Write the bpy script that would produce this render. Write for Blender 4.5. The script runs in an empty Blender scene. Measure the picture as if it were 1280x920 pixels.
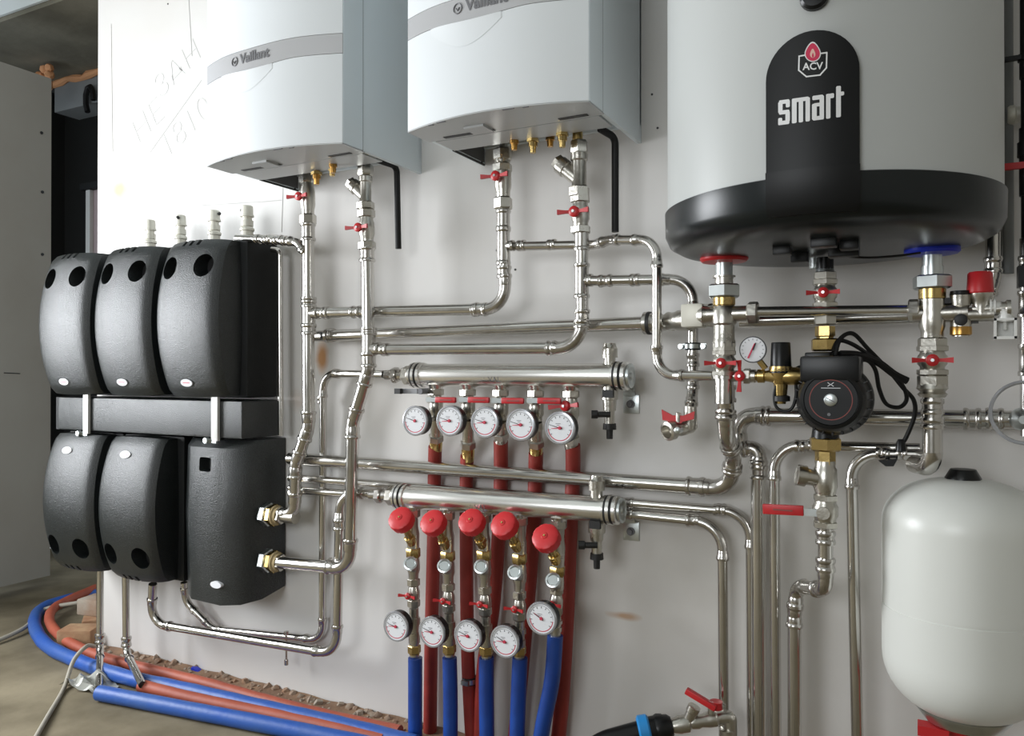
import bpy, bmesh, math, random
from mathutils import Vector as V, Matrix
random.seed(4)
C = bpy.context.scene.collection
# ------------------------------------------------------------------ camera, world, lights, exposure
CAMY, CAMZ, FOC, YAW, PIT = -1.83, .98, 985.0, math.radians(27.5), math.atan(5/985)
cam = bpy.data.objects.new('camera', bpy.data.cameras.new('camera')); C.objects.link(cam)
cam.data.sensor_width = 36; cam.data.lens = FOC/1280*36; cam.data.clip_start = .02
cam.location = (0, CAMY, CAMZ); cam.rotation_euler = (math.pi/2+PIT, 0, YAW)
bpy.context.scene.camera = cam
vs = bpy.context.scene.view_settings
vs.view_transform = 'Standard'; vs.look = 'None'; vs.gamma = 1; vs.exposure = 0.0; vs.use_curve_mapping = False
W = bpy.data.worlds.new('daylight'); bpy.context.scene.world = W; W.use_nodes = True
W.node_tree.nodes['Background'].inputs[0].default_value = (.80, .90, 1, 1)
W.node_tree.nodes['Background'].inputs[1].default_value = 1.3
def area(name, loc, rot, sx, sy, power, col=(1, 1, 1)):
    l = bpy.data.lights.new(name, 'AREA'); l.shape = 'RECTANGLE'; l.size = sx; l.size_y = sy; l.energy = power; l.color = col
    o = bpy.data.objects.new(name, l); o.location = loc; o.rotation_euler = rot; C.objects.link(o); return o
# daylight through a wide side-wall window; the lamp behind the camera is added fill
area('window_light_side', (-3.44, -1.30, 1.27), (0, -math.pi/2, 0), 1.15, 1.15, 86, (.94, .97, 1))
area('fill_light_back', (-1.3, -4.9, 1.75), (math.pi/2, 0, 0), 2.0, 1.3, 50, (.97, .99, 1))

# ------------------------------------------------------------------ pixel + real wall distance -> world point
_F = V((-math.sin(YAW)*math.cos(PIT), math.cos(YAW)*math.cos(PIT), math.sin(PIT)))
_R = V((math.cos(YAW), math.sin(YAW), 0)); _U = V((math.sin(YAW)*math.sin(PIT), -math.cos(YAW)*math.sin(PIT), math.cos(PIT)))
CAM = V((0, CAMY, CAMZ))
def ray(px, py): return _F + _R*((px-640)/FOC) + _U*((460-py)/FOC)
def P(px, py, off):
    d = ray(px, py); return CAM + d*((-CAMY-off)/d.y)
def PZ(px, py, z):
    d = ray(px, py); return CAM + d*((z-CAMZ)/d.z)
def PX(px, py, x):
    d = ray(px, py); return CAM + d*(x/d.x)
DOWN, UP, LEFT, RIGHT, FRONT, BACK = V((0, 0, -1)), V((0, 0, 1)), V((-1, 0, 0)), V((1, 0, 0)), V((0, -1, 0)), V((0, 1, 0))

# ------------------------------------------------------------------ materials
def mat(name, col, rough=.5, metal=0, bump=0, bscale=60, col2=None, cscale=6, spec=.5, coat=0, emit=None, trans=0, rvar=0, thr=(.35, .65), detail=6):
    m = bpy.data.materials.new(name); m.use_nodes = True; n = m.node_tree.nodes; l = m.node_tree.links
    b = n['Principled BSDF']; b.inputs['Base Color'].default_value = (*col, 1); b.inputs['Roughness'].default_value = rough
    b.inputs['Metallic'].default_value = metal; b.inputs['Specular IOR Level'].default_value = spec; b.inputs['Coat Weight'].default_value = coat
    b.inputs['Coat Roughness'].default_value = .12; b.inputs['Transmission Weight'].default_value = trans
    tc = n.new('ShaderNodeTexCoord'); src = tc.outputs['Object']
    if col2:
        t = n.new('ShaderNodeTexNoise'); t.inputs['Scale'].default_value = cscale; t.inputs['Detail'].default_value = detail; l.new(src, t.inputs[0])
        r = n.new('ShaderNodeValToRGB'); r.color_ramp.elements[0].color = (*col, 1); r.color_ramp.elements[1].color = (*col2, 1)
        r.color_ramp.elements[0].position, r.color_ramp.elements[1].position = thr
        l.new(t.outputs[0], r.inputs[0]); l.new(r.outputs[0], b.inputs['Base Color'])
    if rvar:
        t = n.new('ShaderNodeTexNoise'); t.inputs['Scale'].default_value = 25; l.new(src, t.inputs[0])
        mr = n.new('ShaderNodeMapRange'); mr.inputs[3].default_value = max(.02, rough-rvar); mr.inputs[4].default_value = rough+rvar
        l.new(t.outputs[0], mr.inputs[0]); l.new(mr.outputs[0], b.inputs['Roughness'])
    if bump:
        t = n.new('ShaderNodeTexNoise'); t.inputs['Scale'].default_value = bscale; t.inputs['Detail'].default_value = 4; l.new(src, t.inputs[0])
        bp = n.new('ShaderNodeBump'); bp.inputs['Strength'].default_value = bump; bp.inputs['Distance'].default_value = .002
        l.new(t.outputs[0], bp.inputs['Height']); l.new(bp.outputs[0], b.inputs['Normal'])
    if emit: b.inputs['Emission Color'].default_value = (*emit, 1); b.inputs['Emission Strength'].default_value = 1
    return m
M = dict(
    steel=mat('stainless_pipe', (.62, .605, .575), .19, 1, rvar=.07),
    fitting=mat('press_fitting_steel', (.57, .55, .52), .23, 1, bump=.15, bscale=80, rvar=.08),
    nickel=mat('nickel_plated_brass', (.56, .54, .49), .3, 1, bump=.3, bscale=90, rvar=.1),
    zinc=mat('zinc_plated', (.62, .66, .66), .32, 1, bump=.1),
    brass=mat('brass', (.55, .40, .16), .28, 1, rvar=.08, bump=.15),
    bronze=mat('orange_brass', (.5, .28, .08), .3, 1, rvar=.08),
    collector=mat('polished_collector', (.82, .81, .78), .27, 1),
    gasket=mat('dark_seal', (.012, .012, .012), .5),
    red=mat('red_plastic', (.50, .018, .022), .38),
    redknob=mat('red_knob', (.62, .025, .03), .42, bump=.2),
    redsleeve=mat('red_insulation', (.33, .035, .025), .5, bump=.5, bscale=45, col2=(.24, .025, .018), cscale=12),
    redfloor=mat('dusty_red_insulation', (.46, .11, .06), .55, bump=.5, bscale=45, col2=(.36, .08, .045), cscale=9),
    bluesleeve=mat('blue_insulation', (.012, .065, .33), .42, bump=.5, bscale=45, col2=(.01, .045, .24), cscale=12),
    bluefloor=mat('dusty_blue_insulation', (.02, .095, .42), .45, bump=.6, bscale=45, col2=(.045, .12, .38), cscale=9),
    blue=mat('blue_plastic', (.01, .03, .5), .4), cyan=mat('light_blue_plastic', (.02, .25, .62), .4),
    epp=mat('black_foam', (.008, .010, .010), .28, bump=.7, bscale=420, col2=(.022, .026, .026), cscale=260, spec=.62),
    eppdark=mat('black_foam_side', (.006, .007, .007), .5, bump=.5, bscale=520, spec=.3),
    black=mat('black_plastic', (.006, .0065, .007), .33, spec=.35), rubber=mat('black_rubber', (.007, .007, .007), .5, spec=.3),
    skirt=mat('tank_skirt', (.005, .008, .009), .30, bump=.1, bscale=14, spec=.4),
    badge=mat('badge_black', (.004, .0045, .005), .4, spec=.3),
    tank=mat('tank_grey_shell', (.50, .515, .505), .38, bump=.08, bscale=10),
    vessel=mat('white_enamel', (.74, .75, .71), .33, bump=.05, bscale=8),
    boiler=mat('boiler_white', (.78, .81, .83), .34), boilerside=mat('boiler_side', (.70, .76, .79), .38),
    band=mat('silver_band', (.50, .50, .51), .4, .25), tray=mat('boiler_tray', (.46, .47, .47), .4, .2),
    inner=mat('boiler_inside', (.10, .10, .10), .6), ink=mat('grey_lettering', (.16, .16, .17), .5),
    white=mat('white_lettering', (.8, .8, .8), .5), dial=mat('dial_white', (.78, .79, .82), .5), pink=mat('dial_red', (.55, .04, .08), .5),
    redink=mat('flame_red', (.62, .02, .08), .5), flame=mat('flame_pale', (.8, .5, .42), .5), darkink=mat('dial_ink', (.03, .03, .03), .5),
    clear=mat('bezel_grey', (.50, .51, .54), .2, .5), plasticwhite=mat('white_pvc', (.72, .72, .69), .35),
    beige=mat('cream_plastic', (.66, .64, .56), .4, .2), cord=mat('dusty_cord', (.38, .35, .29), .6),
    brick=mat('old_brick', (.30, .15, .08), .9, bump=1, bscale=50, col2=(.42, .27, .15), cscale=15),
    foil=mat('grey_bag', (.42, .42, .38), .35, .2), rubble=mat('plaster_rubble', (.38, .33, .27), .95, bump=1, col2=(.30, .17, .10), cscale=10),
    sludge=mat('brown_dust', (.20, .12, .075), .95, bump=1, bscale=120, col2=(.32, .2, .12), cscale=14),
    foam=mat('mounting_foam', (.62, .30, .14), .8, bump=1, bscale=70), concrete=mat('concrete_soffit', (.115, .105, .075), .9, bump=1, bscale=25, col2=(.19, .175, .13), cscale=4),
    greybox=mat('painted_grey', (.19, .20, .20), .7, col2=(.24, .25, .25), cscale=2), dark=mat('opening_shade', (.010, .010, .009), .9),
    panel=mat('drywall_panel', (.29, .27, .235), .75, col2=(.32, .305, .27), cscale=2.5), ceilw=mat('plaster_white', (.62, .65, .64), .9),
    pinkwall=mat('pinkish_board', (.46, .36, .36), .8), pencil=mat('pencil_mark', (.62, .61, .59), .9), roomwall=mat('room_wall', (.42, .40, .36), .9),
    mauve=mat('grey_red_hose', (.25, .06, .05), .6), jute=mat('thread_sealant', (.42, .33, .18), .8, .3),
)
# painted wall: near white with faint mottling, a few brown stains, dim warm light tinted in low down
def wall_material():
    m = bpy.data.materials.new('painted_wall'); m.use_nodes = True; n = m.node_tree.nodes; l = m.node_tree.links
    b = n['Principled BSDF']; b.inputs['Roughness'].default_value = .5
    tc = n.new('ShaderNodeTexCoord'); t = n.new('ShaderNodeTexNoise'); t.inputs['Scale'].default_value = 1.6; t.inputs['Detail'].default_value = 5; l.new(tc.outputs['Object'], t.inputs[0])
    r = n.new('ShaderNodeValToRGB'); r.color_ramp.elements[0].position = .35; r.color_ramp.elements[1].position = .7
    r.color_ramp.elements[0].color = (.66, .635, .605, 1); r.color_ramp.elements[1].color = (.71, .70, .685, 1); l.new(t.outputs[0], r.inputs[0])
    prev = r.outputs[0]
    def stain_or_shade(c, rx, rz, col, amt):
        nonlocal prev
        mp = n.new('ShaderNodeMapping'); mp.inputs['Location'].default_value = (-c.x/rx, 0, -c.z/rz); mp.inputs['Scale'].default_value = (1/rx, 0, 1/rz)
        nz = n.new('ShaderNodeTexNoise'); nz.inputs['Scale'].default_value = 14; l.new(tc.outputs['Object'], nz.inputs[0])
        l.new(tc.outputs['Object'], mp.inputs[0]); g = n.new('ShaderNodeVectorMath'); g.operation = 'LENGTH'; l.new(mp.outputs[0], g.inputs[0])
        a = n.new('ShaderNodeMath'); a.operation = 'ADD'; l.new(g.outputs['Value'], a.inputs[0])
        k = n.new('ShaderNodeMath'); k.operation = 'MULTIPLY'; k.inputs[1].default_value = .9; l.new(nz.outputs[0], k.inputs[0]); l.new(k.outputs[0], a.inputs[1])
        mr = n.new('ShaderNodeMapRange'); mr.inputs[1].default_value = 1.45; mr.inputs[2].default_value = .7; mr.inputs[3].default_value = 0; mr.inputs[4].default_value = amt; l.new(a.outputs[0], mr.inputs[0])
        mx = n.new('ShaderNodeMix'); mx.data_type = 'RGBA'; l.new(mr.outputs[0], mx.inputs[0]); l.new(prev, mx.inputs[6]); mx.inputs[7].default_value = (*col, 1); prev = mx.outputs[2]
    stain_or_shade(P(150, 238, 0), .075, .05, (.62, .36, .14), .7); stain_or_shade(P(403, 448, 0), .028, .06, (.45, .20, .05), .9)
    stain_or_shade(P(781, 770, 0), .05, .012, (.45, .25, .12), .8); stain_or_shade(P(372, 500, 0), .05, .04, (.55, .42, .34), .4)
    stain_or_shade(P(300, 868, 0), .9, .05, (.36, .22, .13), .85); stain_or_shade(P(1000, 700, 0), .5, .3, (.58, .55, .50), .5)  # second, wide patch: dim warm floor bounce tinted into the wall colour
    l.new(prev, b.inputs['Base Color'])
    t2 = n.new('ShaderNodeTexNoise'); t2.inputs['Scale'].default_value = 9; l.new(tc.outputs['Object'], t2.inputs[0])
    bp = n.new('ShaderNodeBump'); bp.inputs['Strength'].default_value = .25; bp.inputs['Distance'].default_value = .004; l.new(t2.outputs[0], bp.inputs['Height']); l.new(bp.outputs[0], b.inputs['Normal'])
    return m
M['wall'] = wall_material()
def floor_material():
    m = mat('dusty_concrete_floor', (.13, .105, .062), .92, bump=1, bscale=18, col2=(.28, .235, .155), cscale=3.5, detail=10)
    return m
M['floor'] = floor_material()

# ------------------------------------------------------------------ mesh builder
def frame(a):
    a = a.normalized(); u = a.cross(V((0, 0, 1)))
    if u.length < .05: u = a.cross(V((0, 1, 0)))
    u.normalize(); return a, u, a.cross(u).normalized()
class MB:
    def __init__(s): s.v = []; s.f = []
    def ring(s, c, u, w, r, n, ph=0):
        i = len(s.v)
        for k in range(n):
            t = 2*math.pi*k/n+ph; s.v.append(c + u*(r*math.cos(t)) + w*(r*math.sin(t)))
        return i
    def bridge(s, a, b, n):
        for k in range(n): s.f.append((a+k, a+(k+1) % n, b+(k+1) % n, b+k))
    def lathe(s, o, a, prof, n=20, ph=0):
        a, u, w = frame(a); prev = None; first = None
        for t, r in prof:
            i = s.ring(o+a*t, u, w, max(r, 1e-5), n, ph)
            if prev is None: first = i
            else: s.bridge(prev, i, n)
            prev = i
        s.f.append(tuple(first+k for k in range(n))[::-1]); s.f.append(tuple(prev+k for k in range(n)))
        return s
    def hexnut(s, o, a, h, r, ch=.12):      # centred on o, chamfered corners
        return s.lathe(o - a.normalized()*h/2, a, [(0, r*.86), (h*ch, r), (h*(1-ch), r), (h, r*.86)], 6, .3)
    def tube(s, pts, r, n=12, cap=True, tans=None):
        pts = [V(p) for p in pts]; m = len(pts); rs = r if isinstance(r, (list, tuple)) else [r]*m
        if tans is None:
            tans = []
            for i in range(m):
                d = (pts[min(i+1, m-1)]-pts[max(i-1, 0)]); tans.append(d.normalized())
        _, u, _ = frame(tans[0]); prev = None; first = None
        for i in range(m):
            t = tans[i]; u = (u - t*u.dot(t)).normalized(); w = t.cross(u)
            k = s.ring(pts[i], u, w, rs[i], n)
            if prev is None: first = k
            else: s.bridge(prev, k, n)
            prev = k
        if cap: s.f.append(tuple(first+k for k in range(n))[::-1]); s.f.append(tuple(prev+k for k in range(n)))
        return s
    def box(s, c, sz, rot=None):
        i = len(s.v); c = V(c)
        for x in (-.5, .5):
            for y in (-.5, .5):
                for z in (-.5, .5):
                    p = V((x*sz[0], y*sz[1], z*sz[2]))
                    if rot: p = rot @ p
                    s.v.append(c+p)
        for q in ((0, 1, 3, 2), (4, 6, 7, 5), (0, 4, 5, 1), (2, 3, 7, 6), (0, 2, 6, 4), (1, 5, 7, 3)): s.f.append(tuple(i+k for k in q))
        return s
    def poly(s, pts, nrm, th):              # extruded polygon
        i = len(s.v); n = len(pts); pts = [V(p) for p in pts]
        s.v += pts + [p+nrm*th for p in pts]
        s.f.append(tuple(i+k for k in range(n))); s.f.append(tuple(i+n+k for k in range(n))[::-1])
        for k in range(n): s.f.append((i+k, i+n+k, i+n+(k+1) % n, i+(k+1) % n))
        return s
    def grid(s, fn, nu, nv):
        i = len(s.v)
        for a in range(nu+1):
            for b in range(nv+1): s.v.append(V(fn(a/nu, b/nv)))
        for a in range(nu):
            for b in range(nv):
                q = i+a*(nv+1)+b; s.f.append((q, q+nv+1, q+nv+2, q+1))
        return s
    def build(s, name, m, parent=None, bevel=0, angle=38, label=None):
        me = bpy.data.meshes.new(name); o0 = V(parent['_o']) if parent is not None and '_o' in parent else V((0, 0, 0))
        me.from_pydata([tuple(p-o0) for p in s.v], [], s.f)
        bm = bmesh.new(); bm.from_mesh(me); bmesh.ops.recalc_face_normals(bm, faces=bm.faces)
        if bevel:
            bmesh.ops.bevel(bm, geom=[e for e in bm.edges if len(e.link_faces) == 2 and e.calc_face_angle(0) > .5], offset=bevel, segments=2, affect='EDGES', profile=.6)
        bm.to_mesh(me); bm.free()
        me.polygons.foreach_set('use_smooth', [True]*len(me.polygons)); me.set_sharp_from_angle(angle=math.radians(angle))
        me.materials.append(M[m]); o = bpy.data.objects.new(name, me); C.objects.link(o)
        if parent is not None: o.parent = parent; o['_o'] = tuple(o0)
        if label: o['label'] = label
        return o
def thing(name, label, cat, loc, group=None):
    o = bpy.data.objects.new(name, None); C.objects.link(o); o.location = loc; o['_o'] = tuple(loc)
    o.empty_display_size = .02; o['label'] = label; o['category'] = cat
    if group: o['group'] = group
    return o
def struct(name, mb, m, parent=None, bevel=0):
    o = mb.build(name, m, parent, bevel)
    if parent is None: o['kind'] = 'structure'
    return o

def fillet(pts, R, n=8):
    pts = [V(p) for p in pts]; out = [pts[0]]; info = []
    for i in range(1, len(pts)-1):
        a, b, c = pts[i-1], pts[i], pts[i+1]; d1 = (b-a).normalized(); d2 = (c-b).normalized()
        ang = d1.angle(d2)
        if ang < .03: out.append(b); continue
        T = min(R*math.tan(ang/2), .46*(b-a).length, .46*(c-b).length); r = T/math.tan(ang/2)
        p1 = b-d1*T; ax = d1.cross(d2).normalized(); cen = p1 + ax.cross(d1)*r; arc = []
        for k in range(n+1):
            q = Matrix.Rotation(ang*k/n, 3, ax); arc.append((cen + q @ (p1-cen), q @ d1))
        info.append((arc, r)); out += [x[0] for x in arc]
    out.append(pts[-1]); return out, info
def bead(r, s=1): return [(0, r*1.06), (.0, r*1.2), (.004*s, r*1.27), (.008*s, r*1.2), (.009*s, r*1.1)]
def run(root, pts, r, R=None, sock=None, n=14, m='steel'):
    """press-fit pipe: straight tubes and elbows with beaded sockets, each a part"""
    R = R or r*3.2; sock = sock or r*1.9
    _, info = fillet(pts, R); pts = [V(p) for p in pts]; start = pts[0]
    for arc, rr in info:
        p1, d1 = arc[0]; p2, d2 = arc[-1]
        if (p1-start).length > .002: MB().tube([start, p1], r, n).build('tube', m, root)
        P_, Rr, T_ = [], [], []
        def add(p, q, t): P_.append(p); Rr.append(q); T_.append(t)
        sk = min(sock, (p1-start).length*.8 + 1e-4)
        for t, q in ((0, 1.05), (.0, 1.22), (.004, 1.28), (.008, 1.22), (.010, 1.1), (max(sk-.004, .012), 1.1), (max(sk, .014), 1.02)):
            if sk > .016: add(p1-d1*(sk-t), r*q, d1)
        for p, d in arc: add(p, r*1.02, d)
        if sk > .016:
            for t, q in ((-sk, 1.02), (-sk+.004, 1.1), (-.010, 1.1), (-.008, 1.22), (-.004, 1.28), (0, 1.22), (0, 1.05)): add(p2+d2*(sk+t), r*q, d2)
        MB().tube(P_, Rr, n, True, T_).build('elbow', 'fitting', root)
        start = p2
    if (pts[-1]-start).length > .002: MB().tube([start, pts[-1]], r, n).build('tube', m, root)
def coupling(root, p, d, r, L=.05, name='coupling', m='fitting', n=16):
    h = L/2
    MB().lathe(V(p), V(d), [(-h, r*1.04), (-h, r*1.22), (-h+.004, r*1.28), (-h+.008, r*1.22), (-h+.01, r*1.1), (h-.01, r*1.1), (h-.008, r*1.22), (h-.004, r*1.28), (h, r*1.22), (h, r*1.04)], n).build(name, m, root)
def tee(root, p, d, b, r, rb, L=.075, lb=.04):
    h = L/2; p = V(p); mb = MB()
    mb.lathe(p, V(d), [(-h, r*1.04), (-h, r*1.22), (-h+.004, r*1.28), (-h+.008, r*1.22), (-h+.01, r*1.09), (h-.01, r*1.09), (h-.008, r*1.22), (h-.004, r*1.28), (h, r*1.22), (h, r*1.04)], 16)
    q = r+lb
    mb.lathe(p, V(b), [(0, rb*1.08), (q-.01, rb*1.08), (q-.008, rb*1.22), (q-.004, rb*1.28), (q, rb*1.22), (q, rb*1.04)], 14)
    mb.build('tee', 'fitting', root)
def nut(root, p, d, h, r, m='nickel', name='nut'): MB().hexnut(V(p), V(d), h, r).build(name, m, root)
def bolt_ring(*a): pass

def text(s, size, fn, m, parent, name='lettering', extr=0, xs=1, off=0, align='CENTER'):
    cu = bpy.data.curves.new('t', 'FONT'); cu.body = s; cu.size = size; cu.align_x = align; cu.align_y = 'CENTER'; cu.offset = off; cu.resolution_u = 3; cu.extrude = .0002
    o = bpy.data.objects.new('t', cu); C.objects.link(o); bpy.context.view_layer.update()
    me = bpy.data.meshes.new_from_object(o.evaluated_get(bpy.context.evaluated_depsgraph_get())); bpy.data.objects.remove(o)
    mb = MB(); mb.v = [V(fn(v.co.x*xs, v.co.y, v.co.z)) for v in me.vertices]; mb.f = [tuple(p.vertices) for p in me.polygons]
    return mb.build(name, m, parent)

# ================================================================== SETTING
WL = P(122, 300, 0).x                      # where the wall ends at the doorway
x1 = 1.6
struct('wall_back', MB().box(((WL+x1)/2, .1, 1.5), (x1-WL, .2, 3.0)), 'wall')
struct('floor', MB().box((-1.2, -1.2, -.05), (6.2, 8.2, .1)), 'floor')
struct('ceiling', MB().box((-1.2, -1.3, 3.05), (6.2, 8.2, .1)), 'ceilw')
PXL = -3.50
# side wall with a wide window opening towards the camera side
zb = CAMZ + 1.37
w = MB(); w.box((PXL-.07, (-.66+.37)/2, 1.185), (.14, 1.03, 2.25)); wl = struct('wall_side', w, 'panel')
w = MB()
w.box((PXL-.07, -1.35, .32), (.14, 1.34, .64)); w.box((PXL-.07, -1.35, 2.45), (.14, 1.34, 1.1)); w.box((PXL-.07, -3.5, 1.5), (.14, 2.94, 3)); w.box((PXL-.07, -.67, 1.5), (.14, .02, 3))
struct('wall_window', w, 'roomwall')
w = MB()
w.box((-3.0, -5.0, 1.5), (1.1, .14, 3)); w.box((1.0, -5.0, 1.5), (2.6, .14, 3)); w.box((-1.35, -5.0, .5), (2.2, .14, 1)); w.box((-1.35, -5.0, 2.75), (2.2, .14, .5))
struct('wall_front', w, 'roomwall')
struct('wall_far', MB().box((1.65, -1.2, 1.5), (.14, 8, 3)), 'roomwall')
f = MB()
for a in (-2.0, -.71): f.box((PXL-.03, a, 1.27), (.06, .04, 1.26))
for z in (.66, 1.88): f.box((PXL-.03, -1.355, z), (.06, 1.33, .04))
struct('window_1', f, 'plasticwhite')
# doorway beyond the wall end: beam with concrete soffit, grey lintel box, near-black sheets painted as the shade in the recess
bz = CAMZ+1.57
b1 = MB().box((-3.6, .55, bz+.35), (2.6, .62, .7)); bo = struct('beam_1', b1, 'concrete')
struct('trim_1', MB().box((-3.6, .232, bz+.36), (2.6, .012, .68)), 'ceilw')
fm = MB(); pts = []
for k in range(41): pts.append(V((-4.7+k*.06, .80+.006*math.sin(k*2.1), bz-.012+.006*math.sin(k*1.3))))
fm.tube(pts, [.014+.008*abs(math.sin(k*1.7)) for k in range(41)], 8)
for k in range(16): fm.lathe(P(48+k*1.1, 86+k*.2, -.62) + V((random.uniform(-.06, .04), 0, random.uniform(-.10, .02))), V((random.uniform(-1, 1), -1, random.uniform(-1, 1))), [(-.02, .006), (-.01, .02), (.01, .022), (.02, .006)], 7)
foam = fm.build('foam_seam', 'foam', bo)
a = P(66, 140, -.80); c = P(124, 136, -.80)
struct('lintel_1', MB().box(((a.x-2.9)/2, .88, (a.z+bz)/2), (-2.9-a.x, .14, bz-a.z)), 'greybox')
struct('door_shade_1', MB().box((-3.9, 1.10, 1.45), (2.0, .08, 2.95)), 'dark')
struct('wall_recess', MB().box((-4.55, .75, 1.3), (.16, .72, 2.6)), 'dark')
q = P(113, 270, -.92)
bx = struct('window_2', MB().box((q.x+.05, .965, q.z-.35), (.20, .02, 1.0)), 'pinkwall')
MB().box((q.x-.045, .95, q.z-.35), (.035, .03, 1.0)).build('window_frame', 'plasticwhite', bx)
MB().box((q.x+.03, .94, q.z+.17), (.26, .03, .035)).build('window_frame', 'eppdark', bx)
t = thing('cable_loop', 'black looped cable hanging from grey lintel box in the doorway', 'cable', P(115, 118, -.79))
MB().tube([P(112+5*math.cos(x*.7), 120-17*math.sin(x*.7)+5, -.79) for x in range(7)], .014, 8).build('loop', 'rubber', t)
# screws in the side panel
for (px, py) in ((52, 166), (53, 240), (53, 318)):
    p_ = PX(px, py, PXL+.001); MB().lathe(p_, RIGHT, [(0, .007), (.003, .006)], 10).build('screw', 'gasket', wl)
pp = MB()
for (A, B) in (((5, 466), (25, 467)),): pp.tube([PX(*A, PXL+.001), PX(*B, PXL+.001)], .002, 5)
pp.build('scratch_mark', 'darkink', wl)

# pencil scribbles on the wall
wb = bpy.data.objects['wall_back']
def onwall(pc, ang, sc=1):
    c0 = P(*pc, 0); ca, sa = math.cos(ang), math.sin(ang)
    return lambda x, y, z: (c0.x+(x*ca-y*sa)*sc, -.0008-z, c0.z+(x*sa+y*ca)*sc)
text('НЕ', .13, onwall((186, 152), .50), 'pencil', wb, 'pencil_lettering', off=-.004)
text('ЗАН', .12, onwall((222, 88), .5), 'pencil', wb, 'pencil_lettering', off=-.004)
text('1810', .13, onwall((232, 160), .5), 'pencil', wb, 'pencil_lettering', off=-.004)
pm = MB()
for A, B in (((188, 190), (252, 100)), ((139, 30), (141, 190)), ((236, 0), (240, 70)), ((165, 262), (330, 252)), ((330, 252), (352, 250)), ((355, 190), (352, 290))): pm.tube([P(*A, .0004), P(*B, .0004)], .0013, 5)
pm.build('pencil_line', 'pencil', wb)
for (px, py) in ((210, 5), (815, 118), (822, 160), (644, 337), (621, 313)): MB().lathe(P(px, py, 0), FRONT, [(0, .003), (.0015, .0025)], 8).build('screw_hole', 'darkink', wb)

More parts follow.
